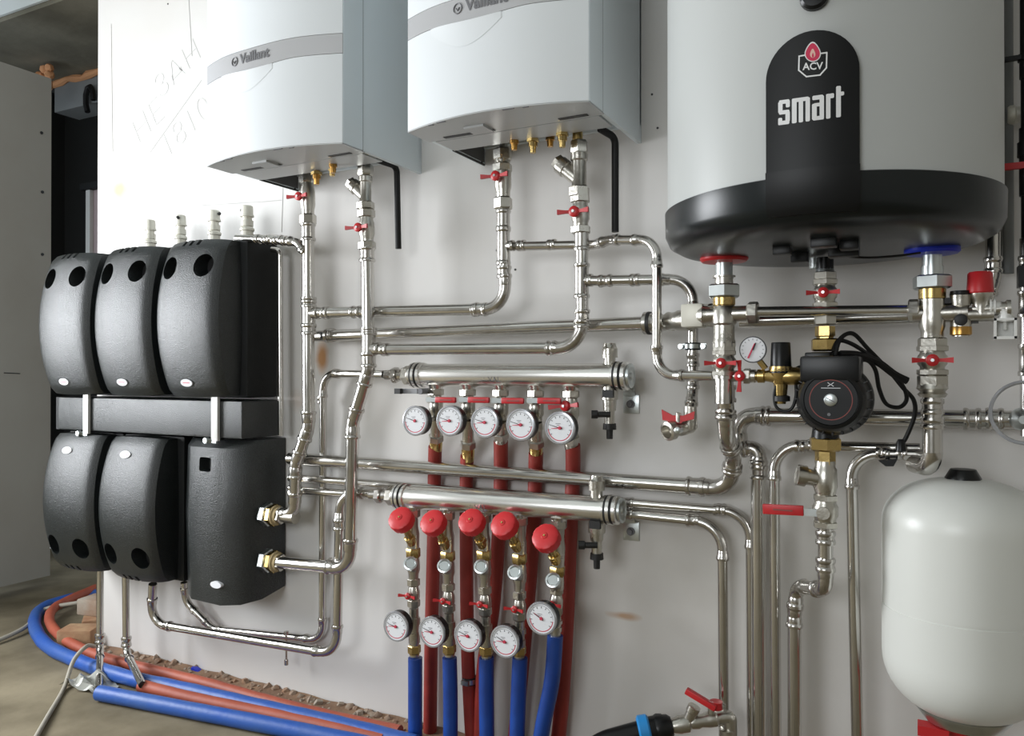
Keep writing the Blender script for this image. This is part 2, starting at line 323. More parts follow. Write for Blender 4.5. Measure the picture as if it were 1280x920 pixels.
# ================================================================== BOILERS
def boiler(xl, xr, label, ptxt, slots):
    zb = 1.532; H = .80; yf = -.34; t = thing('wall_boiler', label, 'boiler', ((xl+xr)/2, 0, zb), 'wall-hung gas boilers')
    x0, x1 = xl, xr; seam = -.262; bul = .045
    # cabinet: back part, open at the bottom
    cb = MB(); th = .012
    for X in (x0+th/2, x1-th/2): cb.box((X, seam/2+.001, zb+H/2), (th, -seam-.002, H))
    cb.box(((x0+x1)/2, -.008, zb+H/2+.02), (x1-x0, .012, H-.04))
    cb.build('cabinet', 'boilerside', t, bevel=.002)
    MB().box(((x0+x1)/2, seam/2, zb+.16), (x1-x0-.03, -seam-.03, .01)).build('inner_plate', 'inner', t)
    MB().box((x0+th+.002, seam/2, zb+.08), (.003, -seam-.02, .15)).build('inner_liner', 'inner', t)
    # front cover side strips + curved face
    def yface(u, k=0): return yf - bul*(1-(2*u-1)**2)
    g0, g1 = zb, zb+H
    zs = lambda u: 1.532 + .006*0
    def handle_z(u, up): # the silver band: thicker at the ends, dips in the middle
        w_ = .5*(1-math.cos(2*math.pi*min(max((u-.12)/.66, 0), 1)))
        return ptxt + (.025 if up else -.022) - (0 if up else .010*w_) - (0.004*w_ if up else 0)
    def solid(f0, f1, y1=seam):
        mb = MB(); n = 28; top = []; 
        rows = []
        for k in range(n+1):
            u = k/n; x = x0+(x1-x0)*u; y = yface(u); e = .006
            rows.append([V((x, y1, f0(u))), V((x, y, f0(u))), V((x, y, f1(u))), V((x, y1, f1(u)))])
        i = len(mb.v)
        for r_ in rows: mb.v += r_
        for k in range(n):
            for j in range(4): mb.f.append((i+4*k+j, i+4*k+(j+1) % 4, i+4*k+4+(j+1) % 4, i+4*k+4+j))
        mb.f.append((i, i+1, i+2, i+3)); e_ = i+4*n; mb.f.append((e_+3, e_+2, e_+1, e_)); return mb
    gap = .0012
    solid(lambda u: handle_z(u, 1)+gap, lambda u: g1).build('front_cover', 'boiler', t, angle=25)
    lo = solid(lambda u: g0+.0, lambda u: handle_z(u, 0)-gap)
    # grip scoop below the band
    lo2 = lo.build('flap_door', 'boiler', t, angle=25)
    bd = solid(lambda u: handle_z(u, 0), lambda u: handle_z(u, 1)).build('handle_band', 'band', t, angle=25)
    # scoop: shallow dished grip just below the band, proud lip
    sc = MB(); 
    def scf(a, b):
        u = .18+.42*a; x = x0+(x1-x0)*u; top = handle_z(u, 0)-.001; d = math.sin(math.pi*a)
        return (x, yface(u)-.0006-.005*(math.sin(math.pi*a)**.7)*(1-b)**1.3, top-b*.052*(.25+.75*d))
    sc.grid(scf, 20, 8).build('grip', 'boiler', t)
    # side strips of the front cover beside the flap, slightly recessed to show the joint
    for X in (x0-.0006, x1+.0006): MB().box((X, (yf+seam)/2+.001, zb+H/2), (.0012, seam-yf-.004, H)).build('side_strip', 'boilerside', t)
    MB().box((x1+.0006, seam, zb+H/2), (.0012, .0016, H)).build('seam', 'ink', t)
    # bottom tray, slots, cross bar
    solid(lambda u: g0-.003, lambda u: g0-.0005, seam+.01).build('bottom_tray', 'tray', t, angle=25)
    MB().box(((x0+x1)/2, seam+.058, zb-.001), (x1-x0-.03, .085, .003)).build('bottom_plate', 'tray', t)
    for u0, u1 in ((.12, .42), (.78, .93)): MB().box((x0+(x1-x0)*(u0+u1)/2, seam-.006, zb-.0034), ((x1-x0)*(u1-u0), .012, .002)).build('slot', 'gasket', t)
    for u0, u1 in ((.16, .19), (.22, .27), (.6, .66), (.70, .73)): MB().box((x0+(x1-x0)*(u0+u1)/2, yface((u0+u1)/2)+.004, zb-.0035), ((x1-x0)*(u1-u0), .004, .002)).build('clip', 'ink', t)
    MB().box((x0+.36*(x1-x0), seam-.03, zb-.005), (.05, .05, .006)).build('latch', 'tray', t)
    ed = MB(); ed.tube([(x0+.012, seam+.1, zb-.001), (x0+.012, -.006, zb-.001)], .003, 5); ed.tube([(x0+.012, -.02, zb-.001), (x0+.012, -.02, zb+.15)], .003, 5)
    ed.build('edge_seal', 'gasket', t)
    # lettering on the band, follows the curved face
    def tf(x, y, z):
        X = x0+(x1-x0)*(.47 if x0 < -1.2 else .52)+x; u = (X-x0)/(x1-x0); return (X, yface(u)-.0012-z, ptxt+.0+y-.0)
    text('Vaillant', .034, tf, 'ink', t, off=.0011, xs=1.0)
    rg = MB(); cx = -.072
    prev = [tf(cx+.011*math.cos(k*math.pi/8), .011*math.sin(k*math.pi/8), 0) for k in range(17)]
    rg.tube(prev, .0012, 6); rg.tube([tf(cx-.005, .002, 0), tf(cx, -.005, 0), tf(cx+.005, .002, 0)], .0012, 6); rg.build('emblem', 'ink', t)
    # short brass connections under it
    for j, (u, yy, h) in enumerate(slots):
        p0 = V((x0+(x1-x0)*u, yy, zb+.14))
        MB().lathe(p0, DOWN, [(0, .007), (h*.5+.10, .007), (h*.5+.10, .011), (h*.5+.12, .011), (h*.5+.12, .008), (h*.5+.135, .007)], 12).build('brass_stub', 'brass' if j % 2 else 'bronze', t)
        MB().hexnut(p0+DOWN*(h*.5+.105), DOWN, .010, .015).build('stub_nut', 'brass', t)
    return t
boiler(-1.695, -1.236, 'white wall boiler above the black pump groups, tap stubs beneath', P(330, 68, .38).z, ((.50, -.17, .09), (.60, -.16, .05), (.68, -.2, .06)))
boiler(-1.045, -.600, 'white wall boiler beside the big grey tank, hung highest over the collectors', P(600, 8, .38).z+.006, ((.42, -.17, .06), (.52, -.16, .08), (.60, -.14, .05), (.70, -.17, .08)))

# black bent drain hoses at the boilers
def hose(pts, r, label, name, m, cat='hose', R=.03, group=None, n=12, part='hose'):
    pth, _ = fillet(pts, R, 10); t = thing(name, label, cat, pts[0], group); MB().tube(pth, r, n).build(part, m, t); return t
hose([P(472, 200, .15), P(496, 208, .08), P(498, 311, .07)], .0085, 'black bent drain hose under the boiler over the pump groups', 'drain_hose', 'rubber', R=.02)
hose([P(750, 161, .15), P(769, 172, .10), P(769, 290, .10)], .0085, 'black bent drain hose under the boiler beside the tank', 'drain_hose', 'rubber', R=.02)

# ================================================================== VALVE PARTS
def butterfly(root, p, out=FRONT, wing=LEFT, s=1.0, m='red', stem=.03):
    """hub + two wings, swept forward"""
    p = V(p); out = V(out).normalized(); wing = V(wing).normalized()
    MB().lathe(p, out, [(0, .006*s), (stem, .006*s)], 10).build('stem', 'nickel', root)
    h = MB().lathe(p+out*stem, out, [(0, .011*s), (.003, .014*s), (.012*s, .014*s), (.015*s, .010*s)], 14)
    c = p+out*(stem+.007*s); ax = out.cross(wing).normalized()
    for sg in (1, -1):
        q = [c+wing*sg*.010*s, c+wing*sg*.022*s+out*.004*s, c+wing*sg*.042*s+out*.010*s]
        w0, w1, w2 = .004*s, .004*s, .0065*s
        i = len(h.v)
        for a_, w_ in zip(q, (w0, w1, w2)):
            for e, g in ((-1, -1), (1, -1), (1, 1), (-1, 1)): h.v.append(a_+ax*(w_*e)+out*(.0035*s*g))
        for k in range(2):
            for j in range(4): h.f.append((i+4*k+j, i+4*k+(j+1) % 4, i+4*k+4+(j+1) % 4, i+4*k+4+j))
        h.f.append((i, i+1, i+2, i+3)); h.f.append((i+11, i+10, i+9, i+8))
    hd = h.build('handle', m, root)
    MB().lathe(p+out*(stem+.015*s), out, [(0, .0045*s), (.003, .004*s)], 6).build('handle_screw', 'zinc', hd)
def valve_body(root, top, bot, r, hexr=None, m='nickel', name='valve_body'):
    """ball valve body between two points with hexagon ends"""
    top, bot = V(top), V(bot); d = (bot-top); L = d.length; d.normalize(); hexr = hexr or r*1.35
    MB().lathe(top, d, [(L*.14, r), (L*.26, r*1.02), (L*.36, r*1.22), (L*.62, r*1.22), (L*.72, r*1.02), (L*.86, r)], 16).build(name, m, root)
    nut(root, top+d*L*.10, d, L*.2, hexr, m, 'hex_end'); nut(root, top+d*L*.90, d, L*.2, hexr, m, 'hex_end')
def ball_valve(top, bot, r, label, out=FRONT, wing=LEFT, s=1, group=None, stem=.03):
    top, bot = V(top), V(bot); t = thing('ball_valve', label, 'valve', (top+bot)/2, group)
    valve_body(t, top, bot, r); butterfly(t, (top+bot)/2, out, wing, s, stem=stem); return t
def strainer(root, c, r, side, sc=1):
    """Y-strainer: straight body and a capped branch pointing up to one side"""
    c = V(c); sd = V(side).normalized()
    mb = MB().lathe(c+UP*.04*sc, DOWN, [(0, r*1.15), (.015*sc, r*1.15), (.018*sc, r*.95), (.08*sc, r*1.0), (.085*sc, r*1.2), (.10*sc, r*1.2)], 16)
    mb.build('strainer_body', 'nickel', root)
    b0 = c+DOWN*.025*sc
    MB().lathe(b0, sd, [(0, r*.9), (.045*sc, r*1.0), (.047*sc, r*1.2), (.068*sc, r*1.2)], 14).build('strainer_branch', 'nickel', root)
    MB().hexnut(b0+sd*.075*sc, sd, .016*sc, r*1.05).build('strainer_cap', 'nickel', root)
def line(px1, py1, px2, py2, off):
    return P(px1, py1, off), P(px2, py2, off)

# ================================================================== STEEL PIPES BETWEEN BOILERS AND COLLECTORS
G = 'press-fit stainless pipes on the wall'
def pipe(label, pts, r, R=None, sock=None):
    pts = [P(*q) if len(q) == 3 else V(q) for q in pts]; pts = [V(p) for p in pts]
    t = thing('steel_pipe', label, 'pipe', pts[0], G); run(t, pts, r, R, sock); return t
r35, r28, r22 = .0175, .0140, .0110
# left boiler, flow
A = .11
t = pipe('wide steel pipe dropping from first boiler, kinked into the upper nut of low black box',
         [(385, 282, A), (386, 533, A-.01), (370, 580, .10), (368, 641, .09), (350, 643, .088)], r35, .05)
coupling(t, P(385, 290, A), DOWN, r35, .05); coupling(t, P(386, 378, A), DOWN, r35, .03)
tee(t, P(386, 392, A), DOWN, RIGHT, r35, r28, .075, .02); coupling(t, P(386, 412, A), DOWN, r35, .03)
coupling(t, P(368, 612, .09), DOWN, r35, .02)
v = ball_valve(P(384, 216, A), P(385, 281, A), .0175, 'red butterfly valve high over the top pump groups, on first boiler flow pipe', s=.85)
MB().lathe(P(383, 197, A), DOWN, [(0, .014), (.03, .014), (.03, .02), (.055, .02), (.055, .016), (.075, .016)], 14).build('union', 'nickel', v)
# left boiler, return
B = .14
t = pipe('wide steel pipe with double kink, bending into lower nut of low black box',
         [(459, 300, B), (461, 462, B), (441, 528, B-.01), (437, 711, B-.02), (345, 703, .095)], r35, .055)
coupling(t, P(459, 318, B), DOWN, r35, .04); coupling(t, P(461, 414, B), DOWN, r35, .02); tee(t, P(461, 436, B), DOWN, RIGHT, r35, r28, .10, .02)
v = ball_valve(P(458, 262, B), P(459, 312, B), .0175, 'red butterfly valve below the slanted strainer of first boiler', s=.85)
t = thing('strainer', 'nickel slanted strainer under first boiler, over the hose end', 'strainer', P(457, 235, B))
strainer(t, P(457, 237, B), .016, LEFT+UP*.9, .85); nut(t, P(457, 257, B), DOWN, .02, .024)
nut(t, P(457, 213, B), DOWN, .03, .021, 'nickel'); MB().lathe(P(455, 188, B), DOWN, [(0, .012), (.05, .012)], 12).build('tailpiece', 'brass', t)
# cross pipes from the left verticals to boiler 2
t = pipe('steel pipe crossing low from first boiler pipe, then rising to the second boiler flow valve',
         [(392, 391, A), (632, 386, A), (629, 262, A)], r28*1.05, .055)
coupling(t, P(408, 391, A), RIGHT, r28, .02); coupling(t, P(446, 390, A), RIGHT, r28, .03); coupling(t, P(600, 387, A), RIGHT, r28, .04)
tee(t, P(629, 308, A), DOWN, RIGHT, r28*1.08, r22, .09, .015); coupling(t, P(629, 275, A), DOWN, r28*1.08, .05); coupling(t, P(630, 340, A), DOWN, r28*1.08, .03)
v = ball_valve(P(628, 186, A), P(629, 262, A), .0175, 'red butterfly valve under second boiler on its flow pipe', s=.88)
nut(v, P(628, 210, A), DOWN, .02, .025); MB().lathe(P(628, 178, A), DOWN, [(0, .013), (.03, .013), (.03, .02), (.05, .02)], 14).build('union', 'nickel', v)
t = pipe('steel pipe just above upper collector, bending up to the second boiler return valve',
         [(468, 437, B), (728, 435, B), (727, 285, B)], r28*1.05, .06)
coupling(t, P(482, 437, B), RIGHT, r28, .02); coupling(t, P(690, 435, B), RIGHT, r28, .02); coupling(t, P(727, 300, B), DOWN, r28*1.08, .05)
tee(t, P(727, 351, B), DOWN, RIGHT, r28*1.08, r28*.85, .08, .012); coupling(t, P(727, 405, B), DOWN, r28*1.08, .02)
v = ball_valve(P(725, 244, B), P(726, 292, B), .0175, 'red butterfly valve below the slanted strainer of second boiler', s=.9)
t = thing('strainer', 'nickel slanted strainer under second boiler, beside the short black hose', 'strainer', P(724, 215, B))
strainer(t, P(724, 213, B), .0175, LEFT+UP*.9, .95); nut(t, P(724, 240, B), DOWN, .025, .025)
nut(t, P(724, 184, B), DOWN, .03, .021); MB().lathe(P(722, 160, B), DOWN, [(0, .012), (.05, .012)], 12).build('tailpiece', 'brass', t)
# thin pipe behind, then loop down to the hot stack
t = pipe('thin steel pipe looping over and down beside tank skirt into the hot stack',
         [(634, 308, .10), (742, 306, .095), (762, 300, .11), (821, 300, .14), (821, 469, .14), (892, 470, .17)], r22, .045)
coupling(t, P(652, 307, .10), RIGHT, r22, .02); coupling(t, P(690, 306, .097), RIGHT, r22, .02)
t = pipe('steel pipe branching off second boiler return and turning down to the small drain tap',
         [(737, 351, B), (866, 349, .095), (866, 488, .095), (863, 516, .13)], r28*.85, .05)
coupling(t, P(757, 351, B), RIGHT, r28*.85, .03); coupling(t, P(794, 350, .12), RIGHT, r28*.85, .02); coupling(t, P(866, 450, .095), DOWN, r28*.85, .03); coupling(t, P(866, 478, .095), DOWN, r28*.85, .03)
t['label'] = 'steel pipe from second boiler return, bending down to the small drain tap'
t = thing('pipe_clamp', 'zinc pipe clamp with black rubber on vertical pipe above the drain tap', 'clamp', P(868, 433, .11))
MB().lathe(P(866, 433, .095)+UP*.008, DOWN, [(0, .0125), (.0, .017), (.016, .017), (.016, .0125)], 16).build('rubber_liner', 'rubber', t)
MB().lathe(P(866, 433, .095)+UP*.005, DOWN, [(0, .0125), (.0, .019), (.01, .019), (.01, .0125)], 16).build('clamp_ring', 'zinc', t)
for s_ in (-1, 1): MB().lathe(P(866, 433, .095)+RIGHT*s_*.025+FRONT*.012, BACK, [(0, .006), (.004, .006), (.004, .003), (.03, .003)], 8).build('screw', 'zinc', t); MB().box(P(866, 433, .095)+RIGHT*s_*.024, (.012, .004, .012)).build('lug', 'zinc', t)
t = thing('drain_tap', 'small drain tap with red wing handle, open end facing the room', 'tap', P(850, 535, .16))
MB().lathe(P(863, 508, .135), DOWN, [(0, .014), (.03, .015), (.05, .013)], 14).build('tap_inlet', 'nickel', t)
c0 = P(852, 534, .14)
MB().lathe(P(862, 531, .12), (c0-P(862, 531, .12)).normalized(), [(-.01, .015), (.0, .019), (.03, .019), (.035, .016), (.05, .016), (.05, .021), (.066, .021), (.068, .015), (.064, .015), (.05, .012)], 18).build('tap_body', 'nickel', t)
MB().lathe(P(847, 538, .19), FRONT, [(-.02, .0075), (.002, .007), (.004, .003)], 12).build('outlet_screw', 'zinc', t)
wq = P(848, 521, .16); MB().lathe(wq+DOWN*.012, UP, [(0, .006), (.02, .006), (.022, .004)], 10).build('stem', 'nickel', t)
MB().poly([wq+V(v_) for v_ in ((-.036, -.004, .015), (-.034, -.004, -.008), (-.01, -.004, -.010), (-.006, -.004, -.014), (.006, -.004, -.014), (.01, -.004, -.010), (.034, -.004, -.004), (.036, -.004, .013), (.012, -.004, .003), (-.012, -.004, .003))], BACK, .006).build('handle', 'red', t)
# long wide pipe from left to hot stack
t = pipe('wide steel header pipe running under the first cross pipe towards the hot tank stack',
         [(402, 420, .055), (812, 404, .10)], r35*.92)
MB().lathe(P(403, 420, .055), RIGHT, [(-.03, .015), (-.0, .016), (.012, .018), (.018, .021), (.024, .018)], 14).build('end_piece', 'fitting', t)
coupling(t, P(415, 419, .056), RIGHT, r35*.92, .015)
MB().lathe(P(810, 404, .10), RIGHT, [(-.012, .02), (-.008, .026), (.004, .026), (.008, .023), (.03, .023), (.035, .019), (.06, .019)], 18).build('adapter', 'fitting', t)
MB().lathe(P(812, 404, .10), RIGHT, [(-.004, .0262), (.0, .0266), (.004, .0262)], 18).build('seal_ring', 'gasket', t)
t = thing('check_valve', 'square-shouldered nickel valve block joining header pipe to the hot stack', 'valve', P(868, 395, .15))
d = (P(905, 396, .19)-P(812, 403, .10)).normalized()
MB().lathe(P(832, 402, .11), d, [(0, .017), (.01, .021), (.02, .019), (.035, .021), (.04, .023), (.07, .023)], 16).build('ribbed_inlet', 'nickel', t)
MB().box(P(868, 395, .155), (.047, .05, .050)).build('block', 'beige', t, bevel=.005)
MB().lathe(P(876, 395, .155), d, [(0, .023), (.012, .025), (.03, .025), (.034, .021), (.07, .020)], 16).build('outlet', 'nickel', t)

# long low pipe and the hot stack's foot
t = pipe('long wide steel pipe passing over red sleeves and rising into hot stack beside pump',
         [(362, 573, .06), (912, 611, .06), (917, 570, .10), (908, 545, .155), (906, 470, .185)], r35, .07, sock=.025)
coupling(t, P(870, 608, .06), RIGHT, r35, .04); coupling(t, P(907, 492, .185), DOWN, r35, .035); coupling(t, P(907, 518, .17), DOWN, r35, .02)
t = pipe('wide steel pipe running behind the pump, turned down beside hot stack foot',
         [(1345, 526, .05), (921, 519, .05), (925, 566, .045)], r35, .05)
coupling(t, P(957, 520, .05), RIGHT, r35, .02); coupling(t, P(1215, 524, .05), RIGHT, r35, .03); coupling(t, P(1243, 524, .05), RIGHT, r35, .03)
t = pipe('widest floor-going steel riser, topped by short elbow next to hot stack foot',
         [(925, 561, .05), (948, 560, .05), (949, 940, .05)], .0165, .035, sock=.02)
coupling(t, P(949, 590, .05), DOWN, .0165, .03)
# pipes leaving the lower manifold side
t = pipe('thin steel pipe behind lower collector, ending in the riser hidden behind widest riser',
         [(362, 597, .05), (780, 628, .05), (938, 641, .028), (940, 940, .022)], r22, .06)
coupling(t, P(902, 637, .034), RIGHT, r22, .02)
t = pipe('thin steel pipe lowest behind the lower collector, bending down to the loosest riser',
         [(362, 612, .05), (780, 642, .05), (903, 655, .05), (905, 940, .05)], r22*1.05, .06)
coupling(t, P(866, 650, .05), RIGHT, r22, .03)
t = pipe('steel riser from floor, bent over behind the pump outlet towards cold stack',
         [(1150, 561, .085), (968, 556, .085), (970, 940, .085)], r22, .055)
coupling(t, P(1000, 558, .085), RIGHT, r22, .02)
t = pipe('steel riser standing alone before the white vessel, bent over to cold stack foot',
         [(1160, 575, .10), (1150, 568, .10), (1064, 567, .10), (1072, 940, .09)], r22*1.05, .05)
coupling(t, P(1102, 566, .10), RIGHT, r22, .02); coupling(t, P(1127, 567, .10), RIGHT, r22, .02)

# collector feed pipes on the left
t = pipe('thin steel pipe from upper collector union, down and back under the black boxes',
         [(480, 468, .09), (404, 467, .05), (403, 800, .018), (266, 786, .03), (232, 752, .05), (230, 728, .06)], r22, .05)
coupling(t, P(420, 467, .06), RIGHT, r22, .015); coupling(t, P(402, 500, .045), DOWN, r22, .02)
t = pipe('steel pipe from lower collector union, down and along under the black boxes',
         [(470, 617, .10), (425, 616, .095), (421, 818, .095), (189, 779, .10), (191, 730, .12)], r28*.95, .06)
coupling(t, P(424, 656, .095), DOWN, r28, .03)
coupling(t, P(412, 700, .10)+V((0, .005, 0)), DOWN, r28*.3, .01)
t = pipe('thin steel pipe climbing beside the upper black box and turning behind it',
         [(340, 312, .05), (350, 313, .05), (351, 545, .05)], .0085, .025)
# pipe over the upper group to the first boiler pipe
t = pipe('ribbed steel pipe across the top of black boxes, joining first boiler flow pipe',
         [(296, 298, .12), (345, 299, .12), (372, 303, .12), (381, 315, .12)], r22*1.1, .03)
for x_ in (322, 333, 345, 356): coupling(t, P(x_, 299+(x_-322)*.06, .12), RIGHT, r22*1.05, .018)
# pipes under the groups down to the floor insulation
t = pipe('steel drop pipe under the end pump group into the blue floor sleeve',
         [(125, 711, .15), (125, 812, .15), (124, 859, .262)], r22, .03)
coupling(t, P(125, 798, .15), DOWN, r22*1.15, .03)
t = pipe('steel drop pipe under middle pump group into the red floor sleeve',
         [(157, 715, .15), (158, 816, .15), (178, 856, .25)], r22, .03)
coupling(t, P(158, 802, .15), DOWN, r22*1.15, .03)

# union nuts on the low black box
for i, (px, py, lb) in enumerate(((343, 644, 'upper brass and zinc union nut on side of low black box'), (343, 702, 'lower brass and zinc union nut on side of low black box'))):
    t = thing('union_nut', lb, 'fitting', P(px, py, .09)); c = V((-1.733, -.09, P(px, py, .09).z))
    nut(t, c+RIGHT*.010, RIGHT, .024, .035, 'zinc', 'zinc_nut'); nut(t, c+RIGHT*.034, RIGHT, .018, .033, 'brass', 'brass_nut')
    MB().lathe(c+RIGHT*.042, RIGHT, [(0, .030), (.006, .030), (.008, .026), (.018, .026)], 16).build('thread', 'jute', t)
    nut(t, c+RIGHT*.062, RIGHT, .016, .025, 'nickel', 'adapter_nut')
    MB().lathe(c+RIGHT*.07, RIGHT, [(0, .0175), (.05, .019)], 14).build('socket', 'nickel', t)

# ================================================================== BLACK PUMP GROUPS
def bool_cut(o, cutters):
    for c_ in cutters:
        m_ = o.modifiers.new('c', 'BOOLEAN'); m_.operation = 'DIFFERENCE'; m_.solver = 'EXACT'; m_.object = c_
    bpy.context.view_layer.update(); me = bpy.data.meshes.new_from_object(o.evaluated_get(bpy.context.evaluated_depsgraph_get()))
    o.modifiers.clear(); o.data = me
    for c_ in cutters: bpy.data.objects.remove(c_)
    me.set_sharp_from_angle(angle=math.radians(35))
def pump_group(xl, xr, z0, z1, yf, flip, label, hole=True):
    """insulated pump group: foam body with a bulging front shell; flip = holes at the bottom"""
    t = thing('pump_group', label, 'pump group', ((xl+xr)/2, -.03, z0), 'insulated pump groups')
    w = xr-xl; cx = (xl+xr)/2; H = z1-z0
    MB().box((cx, (yf+.085-.004)/2, (z0+z1)/2), (w, -(yf+.085)-.004, H)).build('foam_body', 'eppdark', t, bevel=.010)
    # dark waist ring and bulging shell
    def shell():
        mb = MB(); nu, nv = 22, 30; y1 = yf+.0845
        def pt(a, b):
            u, v_ = 2*a-1, 2*b-1
            bul = .046*(1-v_*v_) + .016*(1-u*u)
            e = (abs(u)**14)*.014 + (abs(v_)**24)*.010
            wv = w/2*(.86+.05*(1-v_*v_)); cz = (z0+z1)/2 + v_*H/2*(.99-.02*u*u)
            return V((cx-.010+u*wv, yf+.03-bul+e, cz))
        i0 = len(mb.v)
        for a in range(nu+1):
            for b in range(nv+1): mb.v.append(pt(a/nu, b/nv))
        for a in range(nu):
            for b in range(nv):
                q = a*(nv+1)+b; mb.f.append((q, q+nv+1, q+nv+2, q+1))
        loop = [(a, 0) for a in range(nu)] + [(nu, b) for b in range(nv)] + [(a, nv) for a in range(nu, 0, -1)] + [(0, b) for b in range(nv, 0, -1)]
        k0 = len(mb.v)
        for a, b in loop:
            p_ = mb.v[a*(nv+1)+b]; mb.v.append(V((p_.x, y1, p_.z)))
        n = len(loop)
        for k in range(n):
            a, b = loop[k]; a2, b2 = loop[(k+1) % n]; mb.f.append((a*(nv+1)+b, a2*(nv+1)+b2, k0+(k+1) % n, k0+k))
        mb.f.append(tuple(k0+k for k in range(n))); return mb
    sh = shell().build('front_shell', 'epp', t, angle=50)
    zh = z1-.085 if not flip else z0+.085; cut = []; rr = .034
    for sx in (-1, 1):
        c = V((cx-.010+sx*.070, yf-.08, zh)); cut.append(MB().lathe(c, BACK, [(0, rr), (.125, rr)], 28).build('cut', 'gasket', t))
    zn = z1 if not flip else z0
    for k in (-1, 0, 1): cut.append(MB().box((cx-.012+k*.030, yf-.01, zn), (.013, .09, .040)).build('cut', 'gasket', t))
    for c_ in cut: c_.parent = None; c_.location = V(t['_o'])
    bool_cut(sh, cut)
    for sx in (-1, 1):
        c = V((cx-.010+sx*.070, yf+.042, zh)); MB().lathe(c, FRONT, [(0, rr), (.004, rr-.001)], 24).build('hole_shade', 'gasket', t)  # black disc put in as the shade deep in each hole
    zb_ = z0+.045 if not flip else z1-.055
    v_ = 2*(zb_-z0)/H-1; yb0 = 0
    def yb(x, z):
        v2 = 2*(z-z0)/H-1; u2 = (x-cx+.010)/(w/2*.88); return yf+.03-.046*(1-v2*v2)-.016*(1-u2*u2)
    i_ = MB(); ring = [(cx-.012+.024*math.cos(k*math.pi/12), zb_+.011*math.sin(k*math.pi/12)) for k in range(24)]
    i_.poly([V((x_, yb(x_, z_)-.0028, z_)) for x_, z_ in ring], BACK, .008).build('oval_badge', 'dial', t)
    i2 = MB(); i2.poly([V((cx-.012+sx_, yb(cx-.012+sx_, zb_+sz_)-.0032, zb_+sz_)) for sx_, sz_ in ((-.014, -.001), (.014, -.001), (.014, .001), (-.014, .001))], BACK, .0004).build('badge_print', 'redink', t)
    return t
ut, ub = 1.374, .903
GX = [(-2.625, -2.340), (-2.335, -2.050), (-2.045, -1.765)]
for i, lb in enumerate(('upper black pump group standing at the doorway end of the row', 'upper black pump group in the middle of the row of three', 'upper black pump group beside the first boiler flow pipe')):
    pump_group(*GX[i], ub, ut-.0*i, -.215, False, lb)
lt, lo_ = .778, .322
for i, lb in enumerate(('lower black pump group at the doorway end, holes at its foot', 'lower black pump group next to the low side-ported box, holes at foot')):
    pump_group(*GX[i], lo_, lt, -.200, True, lb)
# side-ported low box (hydraulic separator)
t = thing('hydraulic_separator', 'low black foam box with side union nuts and square slot near its top', 'separator', (-1.86, -.03, .325))
def sep():
    x0, x1, z0, z1, y0 = -2.028, -1.735, .325, .778, -.13
    pr = [(x0, -.004), (x0, -.10), (x0+.02, -.135), (x0+.07, -.165), (x0+.20, -.172), (x1-.035, -.150), (x1, -.10), (x1, -.004)]
    mb = MB(); n = len(pr); zs = [(0, 1), (.03, 1.0), (.5, 1.06), (.95, 1.0), (1, .86)]
    for zf, k in zs:
        for x, y in pr: mb.v.append(V((x, y*k if y < -.01 else y, z0+(z1-z0)*zf - (.03*(1 if zf == 0 else 0)*(-y/.17)))))
    for j in range(len(zs)-1):
        for k in range(n): mb.f.append((j*n+k, j*n+(k+1) % n, (j+1)*n+(k+1) % n, (j+1)*n+k))
    mb.f.append(tuple(range(n))); mb.f.append(tuple((len(zs)-1)*n+k for k in range(n)))
    return mb
o = sep().build('foam_body', 'epp', t, angle=30)
c1 = MB().box((-1.893, -.17, .705), (.052, .08, .042)).build('cut', 'gasket', t, bevel=.008); c1.parent = None; c1.location = V(t['_o']); bool_cut(o, [c1])
q = P(270, 731, .178); MB().poly([q+V((.022*math.cos(k*math.pi/12), -.002, .010*math.sin(k*math.pi/12))) for k in range(24)], BACK, .02).build('oval_badge', 'dial', t)
# manifold bar between the rows
t = thing('manifold_bar', 'black foam manifold bar between the two rows of pump groups', 'manifold', (-2.15, -.02, .79))
MB().box(((-2.60-1.745)/2, -.087, (.786+.895)/2), (2.60-1.745, .166, .109)).build('foam_body', 'epp', t, bevel=.006)
MB().box((-2.612, -.087, .84), (.02, .15, .109)).build('end_plate', 'eppdark', t)
for px in (107, 268):
    q = P(px, 522, .18); t = thing('bracket_strap', 'white metal strap across black manifold bar, ' + ('doorway end' if px < 200 else 'above the low side-ported box'), 'bracket', q)
    MB().box((q.x, -.176, .842), (.026, .010, .130)).build('strap', 'plasticwhite', t, bevel=.001)
    MB().hexnut(V((q.x-.028, -.185, .778)), FRONT, .012, .010).build('nut', 'zinc', t); MB().box((q.x-.018, -.178, .777), (.05, .006, .012)).build('foot', 'zinc', t)
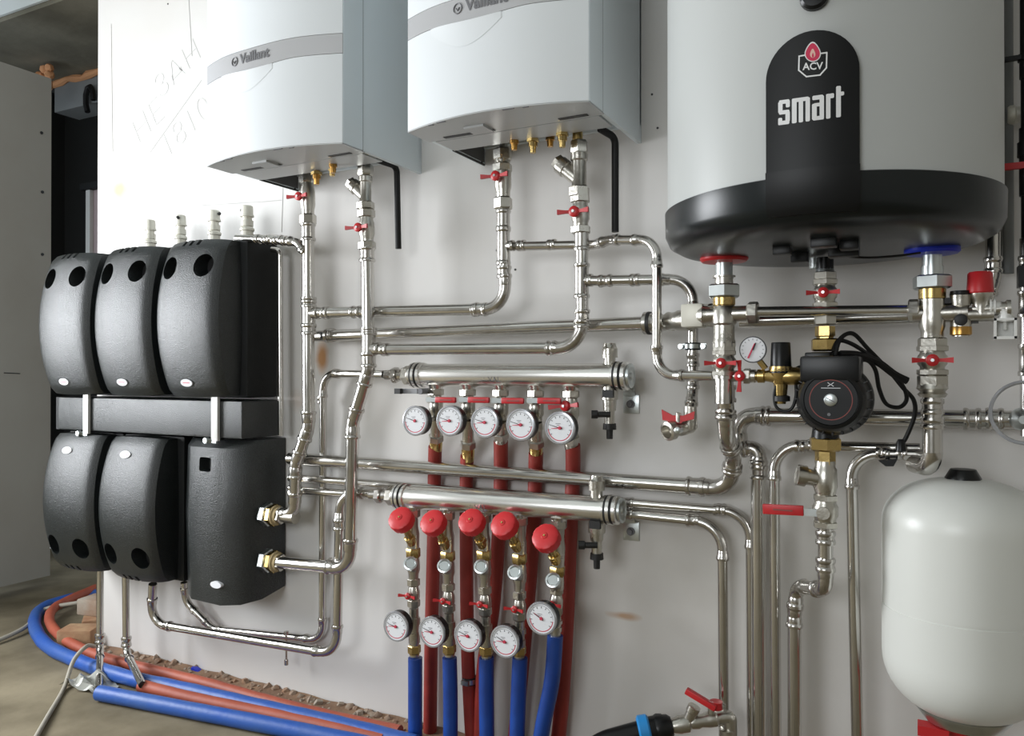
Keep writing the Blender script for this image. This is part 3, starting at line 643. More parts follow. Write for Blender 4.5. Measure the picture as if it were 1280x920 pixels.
# plastic vents on top
for i, (px, py, hh, rr, lb) in enumerate(((188, 275, 34, .0165, 'cream threaded vent on top of black boxes, nearest the doorway'), (226, 269, 30, .0165, 'cream vent with dark dot at its top front'),
                                 (268, 263, 38, .0175, 'cream vent with dark side knob facing the first boiler pipe'), (309, 257, 45, .018, 'tallest cream vent, dark knob facing the doorway'))):
    q = P(px, py, .10); b_ = P(px, py+hh, .10); t = thing('air_vent', lb, 'vent', b_, 'cream vents on the pump groups'); L = q.z-1.365
    MB().lathe(q, DOWN, [(0, rr*.75), (.003, rr*.95), (.028, rr), (.029, rr*1.12), (.034, rr*1.12), (.035, rr*.8), (.045, rr*.8), (.046, rr*1.0), (.062, rr), (.063, rr*.85), (.07, rr*1.18), (.076, rr*1.18), (.078, rr), (L, rr)], 18).build('vent_body', 'beige', t)
    if i: MB().lathe(q+DOWN*.012+(V((.008, -.016, 0)) if i == 1 else V((.018, 0, 0)) if i == 2 else V((-.018, 0, 0))), V((.5, -1, .3)) if i == 1 else (RIGHT if i == 2 else LEFT), [(0, .005), (.006, .005), (.008, .003)], 8).build('knob', 'gasket', t)

# ================================================================== COLLECTORS
def gauge(c, label, grp, stemto, hand=200, second=None, r=.038):
    c = V(c); t = thing('thermometer', label, 'gauge', c, grp)
    MB().lathe(c+BACK*.024, FRONT, [(0, r*.9), (.002, r*.96), (.022, r*.97)], 32).build('case', 'black', t)
    MB().lathe(c+BACK*.002, FRONT, [(0, r*.97), (.0, r), (.003, r), (.005, r*.97), (.0055, r*.88), (.0, r*.86)], 32).build('bezel', 'clear', t)
    dl = MB().lathe(c+FRONT*.0005, FRONT, [(0, r*.87), (.0012, r*.87)], 32).build('dial', 'dial', t)
    a0 = MB(); 
    def arc(rad, a, b, w, m, nm):
        mb = MB(); n = 20; i = 0
        for k in range(n+1):
            th = math.radians(a+(b-a)*k/n)
            for q in (rad-w, rad+w): mb.v.append(c+FRONT*.0020+V((q*math.sin(th), 0, q*math.cos(th))))
        for k in range(n): mb.f.append((2*k, 2*k+1, 2*k+3, 2*k+2))
        mb.build(nm, m, dl)
    arc(r*.76, 95, 265, .0010, 'pink', 'red_scale'); arc(r*.77, -100, 90, .00035, 'darkink', 'scale')
    tk = MB()
    for k in range(11):
        th = math.radians(-125+25*k); e = V((math.sin(th), 0, math.cos(th))); f_ = V((math.cos(th), 0, -math.sin(th)))*.0006
        tk.poly([c+FRONT*.002+e*r*.62-f_, c+FRONT*.002+e*r*.62+f_, c+FRONT*.002+e*r*.72+f_, c+FRONT*.002+e*r*.72-f_], FRONT, .0003)
    tk.build('ticks', 'darkink', dl)
    def needle(ang, L, m, w=.0011):
        th = math.radians(ang); e = V((math.sin(th), 0, math.cos(th))); f_ = V((math.cos(th), 0, -math.sin(th)))
        mb = MB().poly([c+FRONT*.0030-e*.006-f_*w, c+FRONT*.003-e*.006+f_*w, c+FRONT*.003+e*L+f_*w*.4, c+FRONT*.003+e*L-f_*w*.4], FRONT, .0004); mb.build('needle', m, t)
    needle(hand, r*.62, 'darkink'); 
    if second: needle(second, r*.55, 'pink', .0013)
    MB().lathe(c+FRONT*.002, FRONT, [(0, .0042), (.0025, .0036)], 12).build('hub', 'pink', t)
    tiny = MB()
    for k, (wd, zz) in enumerate(((.012, .010), (.007, .0065))): tiny.box(c+FRONT*.0021+V((-.004, 0, zz)), (wd, .0003, .0011))
    tiny.build('print', 'ink', dl)
    if stemto is not None:
        s = V(stemto); MB().tube([c+BACK*.02, V((c.x, (c.y+s.y)/2, (c.z+s.z)/2)) if False else c+BACK*.03, s], .006, 8).build('stem', 'nickel', t)
    return t
def flexnut(root, p, d, r):
    MB().lathe(V(p), V(d), [(-.022, r*.8), (-.02, r), (-.014, r), (-.013, r*.86), (-.009, r*.86), (-.008, r*1.05), (0, r*1.05), (.001, r*.86), (.005, r*.86), (.006, r), (.014, r), (.018, r*.8)], 20).build('union_ring', 'collector', root)
    MB().lathe(V(p), V(d), [(-.0132, r*1.02), (-.0088, r*1.02)], 20).build('seal', 'gasket', root); MB().lathe(V(p), V(d), [(.0005, r*.98), (.0065, r*.98)], 20).build('seal', 'gasket', root)
def collector(A_, B_, r, label, outs, name='collector'):
    A_, B_ = V(A_), V(B_); d = (B_-A_).normalized(); L = (B_-A_).length; t = thing('collector', label, 'collector', (A_+B_)/2, 'five-way collectors')
    body = MB().lathe(A_, d, [(0, r*.8), (.004, r*.97), (.01, r), (L-.01, r), (L-.004, r*.97), (L, r*.8)], 28)
    bo_ = body.build('collector_tube', 'collector', t)
    flexnut(t, A_-d*.006, d, r*1.12); flexnut(t, B_+d*.018, d, r*1.12)
    MB().lathe(B_+d*.036, d, [(0, r*.95), (.006, r*.95), (.007, r*.75), (.004, r*.6), (.004, r*.35), (.008, r*.25)], 20).build('end_cap', 'zinc', t)
    nut(t, A_-d*.045, d, .022, r*.85, 'nickel'); MB().lathe(A_-d*.026, -d, [(0, .016), (.045, .016), (.046, .0135), (.09, .0135)], 14).build('tail', 'fitting', t)
    nut(t, A_-d*.085, d, .018, r*.72, 'fitting')
    for px_ in outs:
        x = px_; a = (x-A_.x)/d.x; p_ = A_+d*a
        MB().lathe(p_+DOWN*(r*.8), DOWN, [(0, .024), (r*.22, .019), (r*.22+.012, .015)], 16).build('outlet_boss', 'collector', t)
    # faint print
    def tf(x, y, z):
        th = y/r-.35; q_ = A_+d*(L*.42+x); return (q_.x, q_.y-(r+.0006+z)*math.cos(th), q_.z+(r+.0006+z)*math.sin(th))
    text('∴ VAL', .020, tf, 'ink', t, 'lettering', off=-.0002)
    return t, d
oc = .09
U = [P(x, 500, .09).x for x in (545, 585, 626, 670, 714)]
cA, cB = P(527, 469, oc), P(768, 470, oc)
t1, d1 = collector(cA, cB, .0300, 'upper polished steel collector, red levers and round gauges hanging below', U)
lA, lB = P(507, 621, .105), P(757, 637, .105)
LXc = [P(x, 660, .105).x for x in (516, 559, 604, 650, 699)]
t2, d2 = collector(lA, lB, .0300, 'lower polished steel collector with round red knobs below', LXc)
def zat(A_, B_, x): return A_.z+(B_.z-A_.z)*(x-A_.x)/(B_.x-A_.x)
# air vents and drains at the collector ends
def vent(px, py0, py1, off, label):
    q = P(px, py0, off); b_ = P(px, py1, off); L = q.z-b_.z; t = thing('air_vent', label, 'vent', b_, 'vents on the collectors')
    MB().lathe(b_, UP, [(0, .014), (L*.45, .014), (L*.45, .019), (L*.8, .019), (L*.85, .016), (L, .014)], 16).build('vent_body', 'nickel', t); return t
vent(762, 429, 462, .09, 'nickel vent standing on the end of upper collector'); vent(746, 594, 628, .105, 'nickel vent standing on the end of lower collector')
def drain(px, py, off, label, zc):
    q = P(px, py, off); t = thing('drain_valve', label, 'valve', q, 'collector drain valves'); top = V((q.x, q.y, zc))
    L = top.z-q.z
    MB().lathe(top, DOWN, [(0, .017), (.012, .017), (.012, .020), (.035, .020), (.036, .016), (L-.02, .015), (L-.02, .012), (L+.01, .012)], 16).build('drain_body', 'nickel', t)
    MB().lathe(q+UP*.012+FRONT*.02+LEFT*.001, LEFT+FRONT*.4, [(-.01, .007), (.018, .007), (.02, .010), (.034, .010)], 10).build('hose_cap', 'gasket', t)
    MB().lathe(q+DOWN*.010, DOWN, [(0, .015), (.014, .016), (.015, .008), (.036, .0075)], 14).build('knob', 'gasket', t)
    MB().box(q+UP*.060+V((.004, -.020, 0)), (.026, .010, .018)).build('clip', 'gasket', t)
drain(762, 524, .09, 'drain valve with black caps under upper collector end', cB.z-.02)
drain(746, 686, .105, 'drain valve with black caps under lower collector end', lB.z-.02)
for px, py, lb, cz in ((789, 505, 'zinc wall bracket with bolt at upper collector end', cB.z), (789, 664, 'zinc wall bracket with bolt at lower collector end', lB.z)):
    q = P(px, py, .004); t = thing('wall_bracket', lb, 'bracket', q)
    MB().box((q.x, -.003, q.z), (.040, .005, .045)).build('plate', 'zinc', t, bevel=.001); MB().poly([(q.x-.018, -.006, q.z+.02), (q.x+.012, -.006, q.z+.02), (q.x+.002, -.006, cz), (q.x-.018, -.006, cz)], FRONT, .003).build('arm', 'zinc', t)
    MB().lathe(q+FRONT*.003, FRONT, [(0, .010), (.003, .010), (.003, .0065), (.010, .006)], 16).build('bolt', 'ink', t)
t = thing('hanging_lever', 'grey flat lever on upper collector inlet, over the first gauge', 'lever', P(510, 489, .12))
a_, b_ = P(524, 489, .12), P(502, 489, .14); MB().box((a_+b_)/2, ((b_-a_).length, .006, .013)).build('lever', 'clear', t); MB().box(b_+LEFT*.008+FRONT*.003, (.018, .012, .014)).build('tip', 'gasket', t); MB().lathe(a_+RIGHT*.01, BACK, [(-.012, .008), (.03, .008)], 10).build('pivot', 'ink', t)
ordl = ['first', 'second', 'third', 'fourth', 'fifth']
# upper outlets: lever valves, thermometers, nickel tail, red sleeves
tops = [560, 572, 553, 568, 558]
gpos = [(519, 526, .185), (562, 526, .185), (606, 528, .185), (651, 531, .185), (700, 535, .185)]
hy = [499, 499, 500, 500, 507]
for i in range(5):
    x = U[i]; zc = zat(cA, cB, x)-.030; pxs = (545, 585, 626, 670, 714)[i]; zh = P(pxs, hy[i], .09).z; zs = P(pxs, tops[i], .06).z
    who = ordl[i] + ' outlet of upper collector from pump groups'
    t = thing('lever_valve', 'nickel valve with red ' + ('lever' if i < 4 else 'wing handle') + ', ' + who, 'valve', (x, -.09, zh), 'upper collector valves')
    b0 = V((x, -.09, zc)); nut(t, b0+DOWN*.014, DOWN, .018, .021); 
    MB().lathe(b0+DOWN*.02, DOWN, [(0, .014), (.010, .015), (.018, .019), (.045, .019), (.052, .015), (.062, .015)], 16).build('valve_body', 'nickel', t)
    hz = V((x, -.09, zh))
    if i < 4:
        MB().lathe(hz+FRONT*.012, FRONT, [(0, .008), (.016, .008), (.016, .010), (.022, .010)], 12).build('stem', 'nickel', t)
        h0 = hz+FRONT*.034; MB().box(h0+RIGHT*.010, (.035, .004, .012)).build('lever_plate', 'zinc', t)
        mb = MB().box(h0+RIGHT*.052+FRONT*.001, (.062, .010, .015)); hd_ = mb.build('lever_grip', 'red', t, bevel=.004)
        MB().box(h0+RIGHT*.055+FRONT*.0066, (.034, .0008, .003)).build('grip_print', 'mauve', t)
    else: butterfly(t, hz, FRONT+LEFT*.2, LEFT+DOWN*.1, .9, stem=.018)
    ztail = zs
    L = (zc-.08)-ztail; b1_ = V((x, -.09, zc-.082)); e_ = V((P(pxs, tops[i], .05).x, -.05, ztail))
    dd = (e_-b1_)
    MB().lathe(b1_, dd, [(0, .015), (.02, .017), (.022, .015), (dd.length*.55, .0155), (dd.length*.55+.002, .018), (dd.length*.72, .018), (dd.length*.72, .014), (dd.length*.9, .014)], 14).build('tail_sleeve', 'nickel', t)
    nut(t, b1_+dd*.66, dd, .02, .021); 
    ck = b1_+dd*.88
    MB().lathe(b1_+dd*.74, dd, [(0, .016), (.010, .0175), (dd.length*.26+.01, .0155)], 16).build('compression_ring', 'brass' if i in (0, 1, 3) else 'nickel', t)
    g = gpos[i]; c = P(*g); gauge(c, 'thermometer with black case on ' + who, 'thermometers under the upper collector', V((x, -.09, c.z)), 285, 265 if i else None)
# red sleeves: run down behind the lower collector to the floor
paths = [[(544, 558, .05), (543, 600, .024), (542, 680, .024), (539, 800, .026), (537, 960, .028)],
         [(584, 570, .05), (583, 600, .024), (583, 680, .024), (584, 780, .028), (586, 850, .030), (592, 960, .03)],
         [(626, 551, .05), (626, 600, .024), (624, 660, .024), (616, 760, .03), (604, 840, .03), (600, 960, .04)],
         [(670, 566, .05), (669, 600, .024), (667, 660, .024), (659, 760, .03), (650, 860, .03), (640, 960, .04)],
         [(716, 556, .05), (716, 600, .024), (712, 680, .024), (708, 780, .028), (702, 880, .03), (693, 970, .03)]]
def tofloor(pp, z=.001):
    out = []
    for i, p_ in enumerate(pp):
        if p_.z < z:
            a_ = out[-1]; out.append(a_+(p_-a_)*((a_.z-z)/(a_.z-p_.z))); break
        out.append(p_)
    return out
def smooth_path(pts, n=6):
    pts = [V(p) for p in pts]; out = []
    for i in range(len(pts)-1):
        p0, p1, p2, p3 = pts[max(i-1, 0)], pts[i], pts[i+1], pts[min(i+2, len(pts)-1)]
        for k in range(n):
            t = k/n; out.append(.5*((2*p1)+(p2-p0)*t+(2*p0-5*p1+4*p2-p3)*t*t+(3*p1-p0-3*p2+p3)*t**3))
    out.append(pts[-1]); return out
for i, pt in enumerate(paths):
    pp = [P(*q) for q in pt]
    pp = tofloor(pp)
    t = thing('red_insulated_pipe', 'red foam sleeved pipe dropping from %s outlet of the upper collector' % ordl[i], 'pipe', pp[-1], 'red sleeved pipes under the collectors')
    MB().tube(smooth_path(pp), .0185 if i != 1 else .0180, 16).build('foam_sleeve', 'redsleeve', t)
    if i == 1:
        q = P(587, 850, .03); MB().lathe(q+UP*.006, DOWN, [(0, .018), (0, .0215), (.012, .0215), (.012, .018)], 18).build('hose_clip', 'zinc', t); MB().box(q+V((.0, -.023, 0)), (.022, .008, .012)).build('clip_screw', 'zinc', t)
        MB().lathe(q+UP*.009, DOWN, [(0, .018), (0, .0198), (.018, .0198), (.018, .018)], 18).build('rubber_liner', 'gasket', t)
# lower outlets
kp = [(503, 651), (543, 655), (591, 654), (632, 658), (684, 674)]
disc = [(513, 705), (555, 708), (601, 709), (643, 716), (691, 726)]
hnd = [(514, 742), (553, 748), (598, 752), (643, 758), (686, 752)]
gl = [(495, 783), (540, 790), (585, 795), (631, 802), (677, 773)]
col = [(517, 656, 518, 820), (560, 658, 562, 820), (605, 660, 608, 822), (650, 664, 649, 822), (701, 668, 694, 796)]
bend = [[(519, 822), (519, 870), (519, 960)], [(562, 822), (563, 870), (563, 960)], [(608, 822), (608, 870), (609, 960)], [(650, 822), (648, 870), (645, 960)], [(694, 794), (690, 850), (679, 905), (670, 960)]]
for i in range(5):
    x0_, y0_, x1_, y1_ = col[i]; o_ = .105
    pa, pb = P(x0_, y0_, o_), P(x1_, y1_, o_); zz = lat = zat(lA, lB, LXc[i])-.03; pa = V((LXc[i], -o_, zz)); d = (pb-pa); L = d.length; d.normalize()
    who = ordl[i] + ' outlet of lower collector from pump groups'
    at = lambda py: pa+d*((pa.z-P((x0_+x1_)/2, py, o_).z)/-d.z)
    kx, ky = kp[i]; kn = P(kx, ky, .165)
    t = thing('balancing_valve', 'brass valve with round red knob, ' + who, 'valve', at(ky), 'balancing valves with red knobs')
    nut(t, pa+d*.012, d, .022, .020)
    ybr0, ybr1 = ky+14, ky+38
    MB().lathe(pa+d*.02, d, [(0, .0135), (.03, .014), (.045, .017), ((at(ybr1)-pa).length-.028, .016)], 14).build('valve_body', 'nickel', t)
    sk = at(ky+32); dirk = (kn-sk).normalized()
    MB().lathe(sk, dirk, [(-.01, .010), (.02, .013), (.03, .013), (.032, .010), ((kn-sk).length-.006, .009)], 12).build('bonnet', 'brass', t)
    nut(t, sk+dirk*.032, dirk, .012, .015, 'brass', 'gland_nut'); nut(t, at(ky+40), d, .026, .019, 'brass', 'union_nut')
    kd = (dirk+FRONT*.5+UP*.05).normalized(); kb = MB(); rk = .0335
    # fluted knob
    a_, u_, w_ = frame(kd); nseg = 48; prof = [(-.012, .80), (-.008, .96), (.010, 1), (.016, .95), (.019, .80), (.0195, .25), (.021, .2)]; prev = None
    for tt, rr in prof:
        k0 = len(kb.v)
        for k in range(nseg):
            th = 2*math.pi*k/nseg; fl = 1-.045*(1 if (k % 6) in (0,) and .9 < rr else 0); kb.v.append(kn+a_*tt+u_*(rk*rr*fl*math.cos(th))+w_*(rk*rr*fl*math.sin(th)))
        if prev is not None: kb.bridge(prev, k0, nseg)
        prev = k0
    kb.f.append(tuple(range(nseg))); kb.f.append(tuple(prev+k for k in range(nseg)))
    kb.build('knob', 'redknob', t)
    MB().lathe(kn+kd*.020, kd, [(0, .003), (.003, .0025)], 8).build('knob_pin', 'brass', t)
    # small strainer with round plug
    dx, dy = disc[i]; t = thing('strainer', 'small nickel strainer with round plug, ' + who, 'strainer', at(dy), 'small strainers on the lower outlets')
    MB().lathe(at(dy-14), d, [(0, .014), (.015, .016), (.03, .017), (.045, .017), (.055, .014), ((at(hnd[i][1]-18)-at(dy-14)).length, .013)], 14).build('strainer_body', 'nickel', t)
    dc = P(dx, dy-1, .150); s0 = at(dy+6); dd = (dc-s0).normalized()
    MB().lathe(s0, dd, [(0, .011), ((dc-s0).length-.010, .015), ((dc-s0).length-.008, .018), ((dc-s0).length, .018), ((dc-s0).length+.001, .014), ((dc-s0).length-.002, .012)], 16).build('plug', 'zinc', t)
    # mini ball valve
    hx, hy_ = hnd[i]; t = thing('small_ball_valve', 'small ball valve with red wing handle, ' + who, 'valve', at(hy_), 'small ball valves on the lower outlets')
    nut(t, at(hy_-14), d, .02, .017); MB().lathe(at(hy_-10), d, [(0, .012), (.015, .016), (.03, .016), (.045, .012)], 14).build('valve_body', 'nickel', t); nut(t, at(hy_+12), d, .02, .017)
    butterfly(t, at(hy_), FRONT, LEFT+UP*.02, .62, stem=.022)
    # tail with ribs, brass compression nut
    t = thing('tail_fitting', 'nickel and brass tail fitting above blue sleeve, ' + who, 'fitting', pb, 'tail fittings over the blue sleeves')
    q0 = at(hy_+18); LL = (pb-q0).length
    MB().lathe(q0, d, [(0, .0125), (LL*.2, .013), (LL*.2, .0165), (LL*.34, .0165), (LL*.34, .0135), (LL*.5, .0135), (LL*.5, .0155), (LL*.72, .0155), (LL*.72, .013), (LL, .013)], 14).build('tail_sleeve', 'nickel', t)
    if i < 4: nut(t, pb-d*.018, d, .022, .0175, 'brass', 'compression_nut'); MB().lathe(pb-d*.045, d, [(0, .012), (.04, .014)], 14).build('brass_collar', 'brass', t)
    gx, gy = gl[i]; c = P(gx, gy, .185); s_ = at(gy)
    gauge(c, 'thermometer with black case on ' + who, 'thermometers under the lower collector', s_, 282+4*i, 268 if i < 4 else 300, r=.0385)
    # blue sleeve
    bp = [P(qx, qy, o_+(0 if k == 0 else .0)) for k, (qx, qy) in enumerate(bend[i])]
    t = thing('blue_insulated_pipe', 'blue foam sleeved pipe running to floor from %s outlet of the lower collector' % ordl[i], 'pipe', bp[-1], 'blue sleeved pipes under the lower collector')
    MB().tube(smooth_path(tofloor(bp)), .0190, 16).build('foam_sleeve', 'bluesleeve', t)

# ================================================================== HANGING TANK
TC = V((-.16, -.278, 0)); TR = .2825
def cyl(x, z, r): # arc length x from the front direction facing the camera mark, height z
    th = x/TR; return V((TC.x+r*math.sin(th+TH0), TC.y-r*math.cos(th+TH0), z))
def hitcyl(px, py, r=TR):
    d = ray(px, py); o = CAM-TC; a = d.x**2+d.y**2; b = 2*(o.x*d.x+o.y*d.y); c = o.x**2+o.y**2-r*r
    t = (-b-math.sqrt(max(b*b-4*a*c, 0)))/(2*a); p = CAM+d*t; return math.atan2(p.x-TC.x, -(p.y-TC.y)), p.z
TH0 = 0
TH0 = hitcyl(1016, 150)[0]
t = thing('storage_tank', 'large grey cylindrical tank with black skirt and badge, hung over the pump', 'tank', (TC.x, TC.y, 1.22))
MB().lathe(V((TC.x, TC.y, 1.272)), UP, [(0, TR), (1.5, TR)], 96).build('shell', 'tank', t)
MB().lathe(V((TC.x, TC.y, 1.281)), DOWN, [(0, TR+.0005), (.002, TR+.005), (.045, TR+.004), (.062, TR-.004), (.072, TR-.022), (.077, TR-.05), (.080, TR-.10), (.078, .02)], 96).build('base_skirt', 'skirt', t, angle=60)
# badge plate on the shell
th_l, _ = hitcyl(960, 150); th_r, _ = hitcyl(1073, 150); wb_ = (th_r-th_l)*TR/2; ztop = hitcyl(1016, 41)[1]; zcap = ztop-wb_; cxo = ((th_l+th_r)/2-TH0)*TR
mb = MB(); nx = 24; ny = 22; zb0 = 1.262; ro = TR+.009
def outline(u): return zcap+math.sqrt(max(0, 1-u*u))*wb_
cols_ = []
for k in range(nx+1):
    u = math.sin(math.pi/2*(2*k/nx-1)); zt = outline(u); row = []
    for j in range(ny+1): row.append(cyl(cxo+u*wb_, zb0+(zt-zb0)*j/ny, ro))
    for j in range(ny, -1, -1): row.append(cyl(cxo+u*(wb_+.0015), zb0+(zt+.0015-zb0)*j/ny, TR-.001))
    cols_.append(row)
nr = len(cols_[0])
for r_ in cols_: mb.v += r_
for k in range(nx):
    for j in range(nr): mb.f.append((k*nr+j, k*nr+(j+1) % nr, (k+1)*nr+(j+1) % nr, (k+1)*nr+j))
mb.f.append(tuple(range(nr))); mb.f.append(tuple(nx*nr+j for j in range(nr)))
bdg = mb.build('badge_plate', 'badge', t, angle=50)
# lower apron continuing over skirt
mb = MB()
for k in range(13):
    u = -1+2*k/12
    for zz, rr in ((1.288, TR+.012), (1.233, TR+.010), (1.220, TR+.002), (1.220, TR-.01), (1.288, TR-.01)): mb.v.append(cyl(cxo+u*wb_, zz, rr))
for k in range(12):
    for j in range(5): mb.f.append((k*5+j, k*5+(j+1) % 5, (k+1)*5+(j+1) % 5, (k+1)*5+j))
mb.f.append(tuple(range(5))); mb.f.append(tuple(60+j for j in range(5))); mb.build('apron', 'badge', t)
ex, ez = hitcyl(1016, 83); e0 = (ex-TH0)*TR; rl = ro+.0008
def pcyl(px, py, r=rl):
    a, z = hitcyl(px, py, ro); return V((TC.x+r*math.sin(a), TC.y-r*math.cos(a), z))
def strip(pts, w, m, nm, par):
    mb = MB(); q = []
    for i in range(len(pts)-1):
        (xa, ya), (xb, yb) = pts[i], pts[i+1]; L = math.hypot(xb-xa, yb-ya); nx_, ny_ = -(yb-ya)/L*w, (xb-xa)/L*w; ex_, ey_ = (xb-xa)/L*w*.8, (yb-ya)/L*w*.8
        n = max(1, int(L/6)); 
        for k in range(n):
            A0 = (xa-ex_+(xb-xa+2*ex_)*k/n, ya-ey_+(yb-ya+2*ey_)*k/n); A1 = (xa-ex_+(xb-xa+2*ex_)*(k+1)/n, ya-ey_+(yb-ya+2*ey_)*(k+1)/n); i0 = len(mb.v)
            mb.v += [pcyl(A0[0]+nx_, A0[1]+ny_), pcyl(A1[0]+nx_, A1[1]+ny_), pcyl(A1[0]-nx_, A1[1]-ny_), pcyl(A0[0]-nx_, A0[1]-ny_)]; mb.f.append((i0, i0+1, i0+2, i0+3))
    return mb.build(nm, m, par)
strip([(1007, 69), (999, 70.5), (998.5, 88), (1008, 96), (1025, 94), (1033, 85), (1033.5, 66), (1026, 67)], .9, 'white', 'emblem_frame', bdg)
def disc_(cx_, cy_, rx, ry, m, nm, r, tip=0):
    mb = MB(); n = 24
    pts_ = []
    for k in range(n):
        th = 2*math.pi*k/n; x_ = cx_+rx*math.sin(th); y_ = cy_-ry*math.cos(th)-(tip*max(0, math.cos(th))**4)
        pts_.append(pcyl(x_, y_, r))
    mb.v = pts_; mb.f = [tuple(range(n))]; return mb.build(nm, m, bdg)
disc_(1016, 67.5, 10.2, 10.2, 'white', 'flame_outline', rl+.0003, 5); disc_(1016, 67.5, 8.9, 9, 'redink', 'flame_disc', rl+.0006, 4.2)
disc_(1016, 68.5, 3.4, 4.2, 'flame', 'inner_flame', rl+.0009, 3); disc_(1016.2, 70.5, 1.2, 2.0, 'redink', 'flame_core', rl+.0012, 2)
pxm = (hitcyl(1020, 90)[0]-hitcyl(1010, 90)[0])*TR/10
def tf(c, sk, sc):
    def g(x, y, z):
        px = c[0]+x*sc; py = c[1]-y*sc*1.0-sk*x*sc; return pcyl(px, py, rl+.0004+z)
    return g
text('ACV', 12.5, tf((1016, 83.5), .05, 1), 'white', bdg, 'emblem_lettering', off=.25)
# heavy rounded wordmark drawn as letter blocks; slant follows the print
def wm(px, py): return (973+px*1.0, 157-py-(px*.135))
LET = []
def blk(x0, y0, x1, y1): LET.append((x0, y0, x1, y1))
lw = 5.0
# s
for b_ in ((0, 0, 14, 5), (9, 3, 14.5, 16), (1, 13, 14, 18), (0, 15, 5.5, 29), (1, 26, 14, 31), (9.5, 21, 14.5, 30), (0, 1, 5, 9)): blk(*b_)
# m
for b_ in ((17, 0, 23, 31), (25.5, 0, 31, 27), (34, 0, 39.5, 30), (17, 26, 38, 31)): blk(*b_)
# a
for b_ in ((42, 1, 48, 21), (51.5, 0, 57, 30), (43, 0, 56, 5), (44, 17, 56, 21.5), (42.5, 25.5, 56, 31)): blk(*b_)
# r
for b_ in ((59.5, 0, 65, 31), (64, 25, 69.5, 31), ): blk(*b_)
# t
for b_ in ((72, 0, 78, 39), (76, 26.5, 82, 31.5)): blk(*b_)
mb = MB()
for (xa, ya, xb, yb) in LET:
    ch = 1.0; pts_ = [(xa+ch, ya), (xb-ch, ya), (xb, ya+ch), (xb, yb-ch), (xb-ch, yb), (xa+ch, yb), (xa, yb-ch), (xa, ya+ch)]; i0 = len(mb.v)
    mb.v += [pcyl(*wm(*q_), r=rl+.0004+.0001*random.random()) for q_ in pts_]; mb.f.append(tuple(range(i0, i0+8)))
mb.build('wordmark', 'white', bdg)
a_, z_ = hitcyl(1018, -3); p_ = V((TC.x+TR*math.sin(a_), TC.y-TR*math.cos(a_), z_)); nn = V((math.sin(a_), -math.cos(a_), 0))
MB().lathe(p_-nn*.004, nn, [(0, .021), (.012, .021), (.016, .017), (.017, .006)], 24).build('thermostat_knob', 'black', t)
# coloured collars and sockets below the skirt
zt = 1.201
hot, mid, cold = PZ(905, 325, zt-.002), PZ(1031, 322, zt-.004), PZ(1165, 315, zt-.004)
for q, m_, nm in ((hot, 'red', 'hot_collar'), (cold, 'blue', 'cold_collar')):
    MB().lathe(q+UP*.004, DOWN, [(-.01, .045), (.004, .046), (.008, .042), (.010, .022)], 32).build(nm, m_, t)
for (px, py, w_, h_) in ((978, 312, .03, .02), (1000, 320, .03, .025), (1055, 311, .05, .03), (1030, 302, .04, .02), (1062, 305, .03, .02)):
    MB().box(PZ(px, py, zt-.004), (w_, .03, h_)).build('wiring_block', 'black', t, bevel=.002)
MB().tube(smooth_path([PZ(1035, 318, zt-.012), PZ(1080, 322, zt-.02), PZ(1120, 320, zt-.02), PZ(1150, 316, zt-.012)]), .0022, 6).build('sensor_wire', 'rubber', t)
MB().lathe(PZ(1030, 322, zt-.002)+LEFT*.012, DOWN, [(0, .015), (.02, .015), (.022, .011)], 14).build('drain_stub', 'zinc', t)

# ------------------------------------------------------------------ hot stack (under the red collar)
oh = -hot.y; hx = hot.x
def H(py, x=None, off=None): # point on the hot stack axis at a pixel height
    o_ = off or oh; return V((hx if x is None else x, -o_, P(905, py, o_).z))
t = thing('hot_stack', 'nickel and zinc fitting stack under the red collar of the tank', 'fitting', H(395))
MB().lathe(H(328), DOWN, [(0, .0165), (.05, .0165)], 18).build('stub', 'zinc', t); MB().lathe(H(345), DOWN, [(0, .022), (.003, .022), (.003, .0175), (.024, .0175)], 18).build('threaded_neck', 'nickel', t)
nut(t, H(364), DOWN, .026, .033, 'zinc', 'zinc_nut'); MB().lathe(H(371), DOWN, [(0, .0215), (.016, .0215), (.018, .019), (.026, .019)], 18).build('brass_collar', 'brass', t)
MB().lathe(H(382), DOWN, [(0, .019), (.010, .024), (.035, .024), (.040, .019), (.055, .019)], 18).build('cross_body', 'nickel', t)
MB().lathe(H(393), RIGHT, [(-.04, .020), (-.03, .018), (.02, .016), (.045, .0155)], 16).build('cross_arm', 'nickel', t); nut(t, H(392)+RIGHT*.055, RIGHT, .02, .022, 'nickel')
MB().lathe(H(405), DOWN, [(0, .020), (.03, .0205), (.034, .022), (.045, .022)], 16).build('check_body', 'nickel', t); nut(t, H(434), DOWN, .02, .024)
v = ball_valve(H(438), H(470), .019, 'red butterfly valve on the hot stack, under the tank near small pressure gauge', stem=.022, s=.72)
t = thing('press_adapter', 'steel press adapter at the foot of hot stack', 'fitting', H(485))
MB().lathe(H(466), DOWN, [(0, .022), (.012, .022), (.012, .0175), (.03, .018), (.06, .0185)], 16).build('adapter_body', 'fitting', t); 
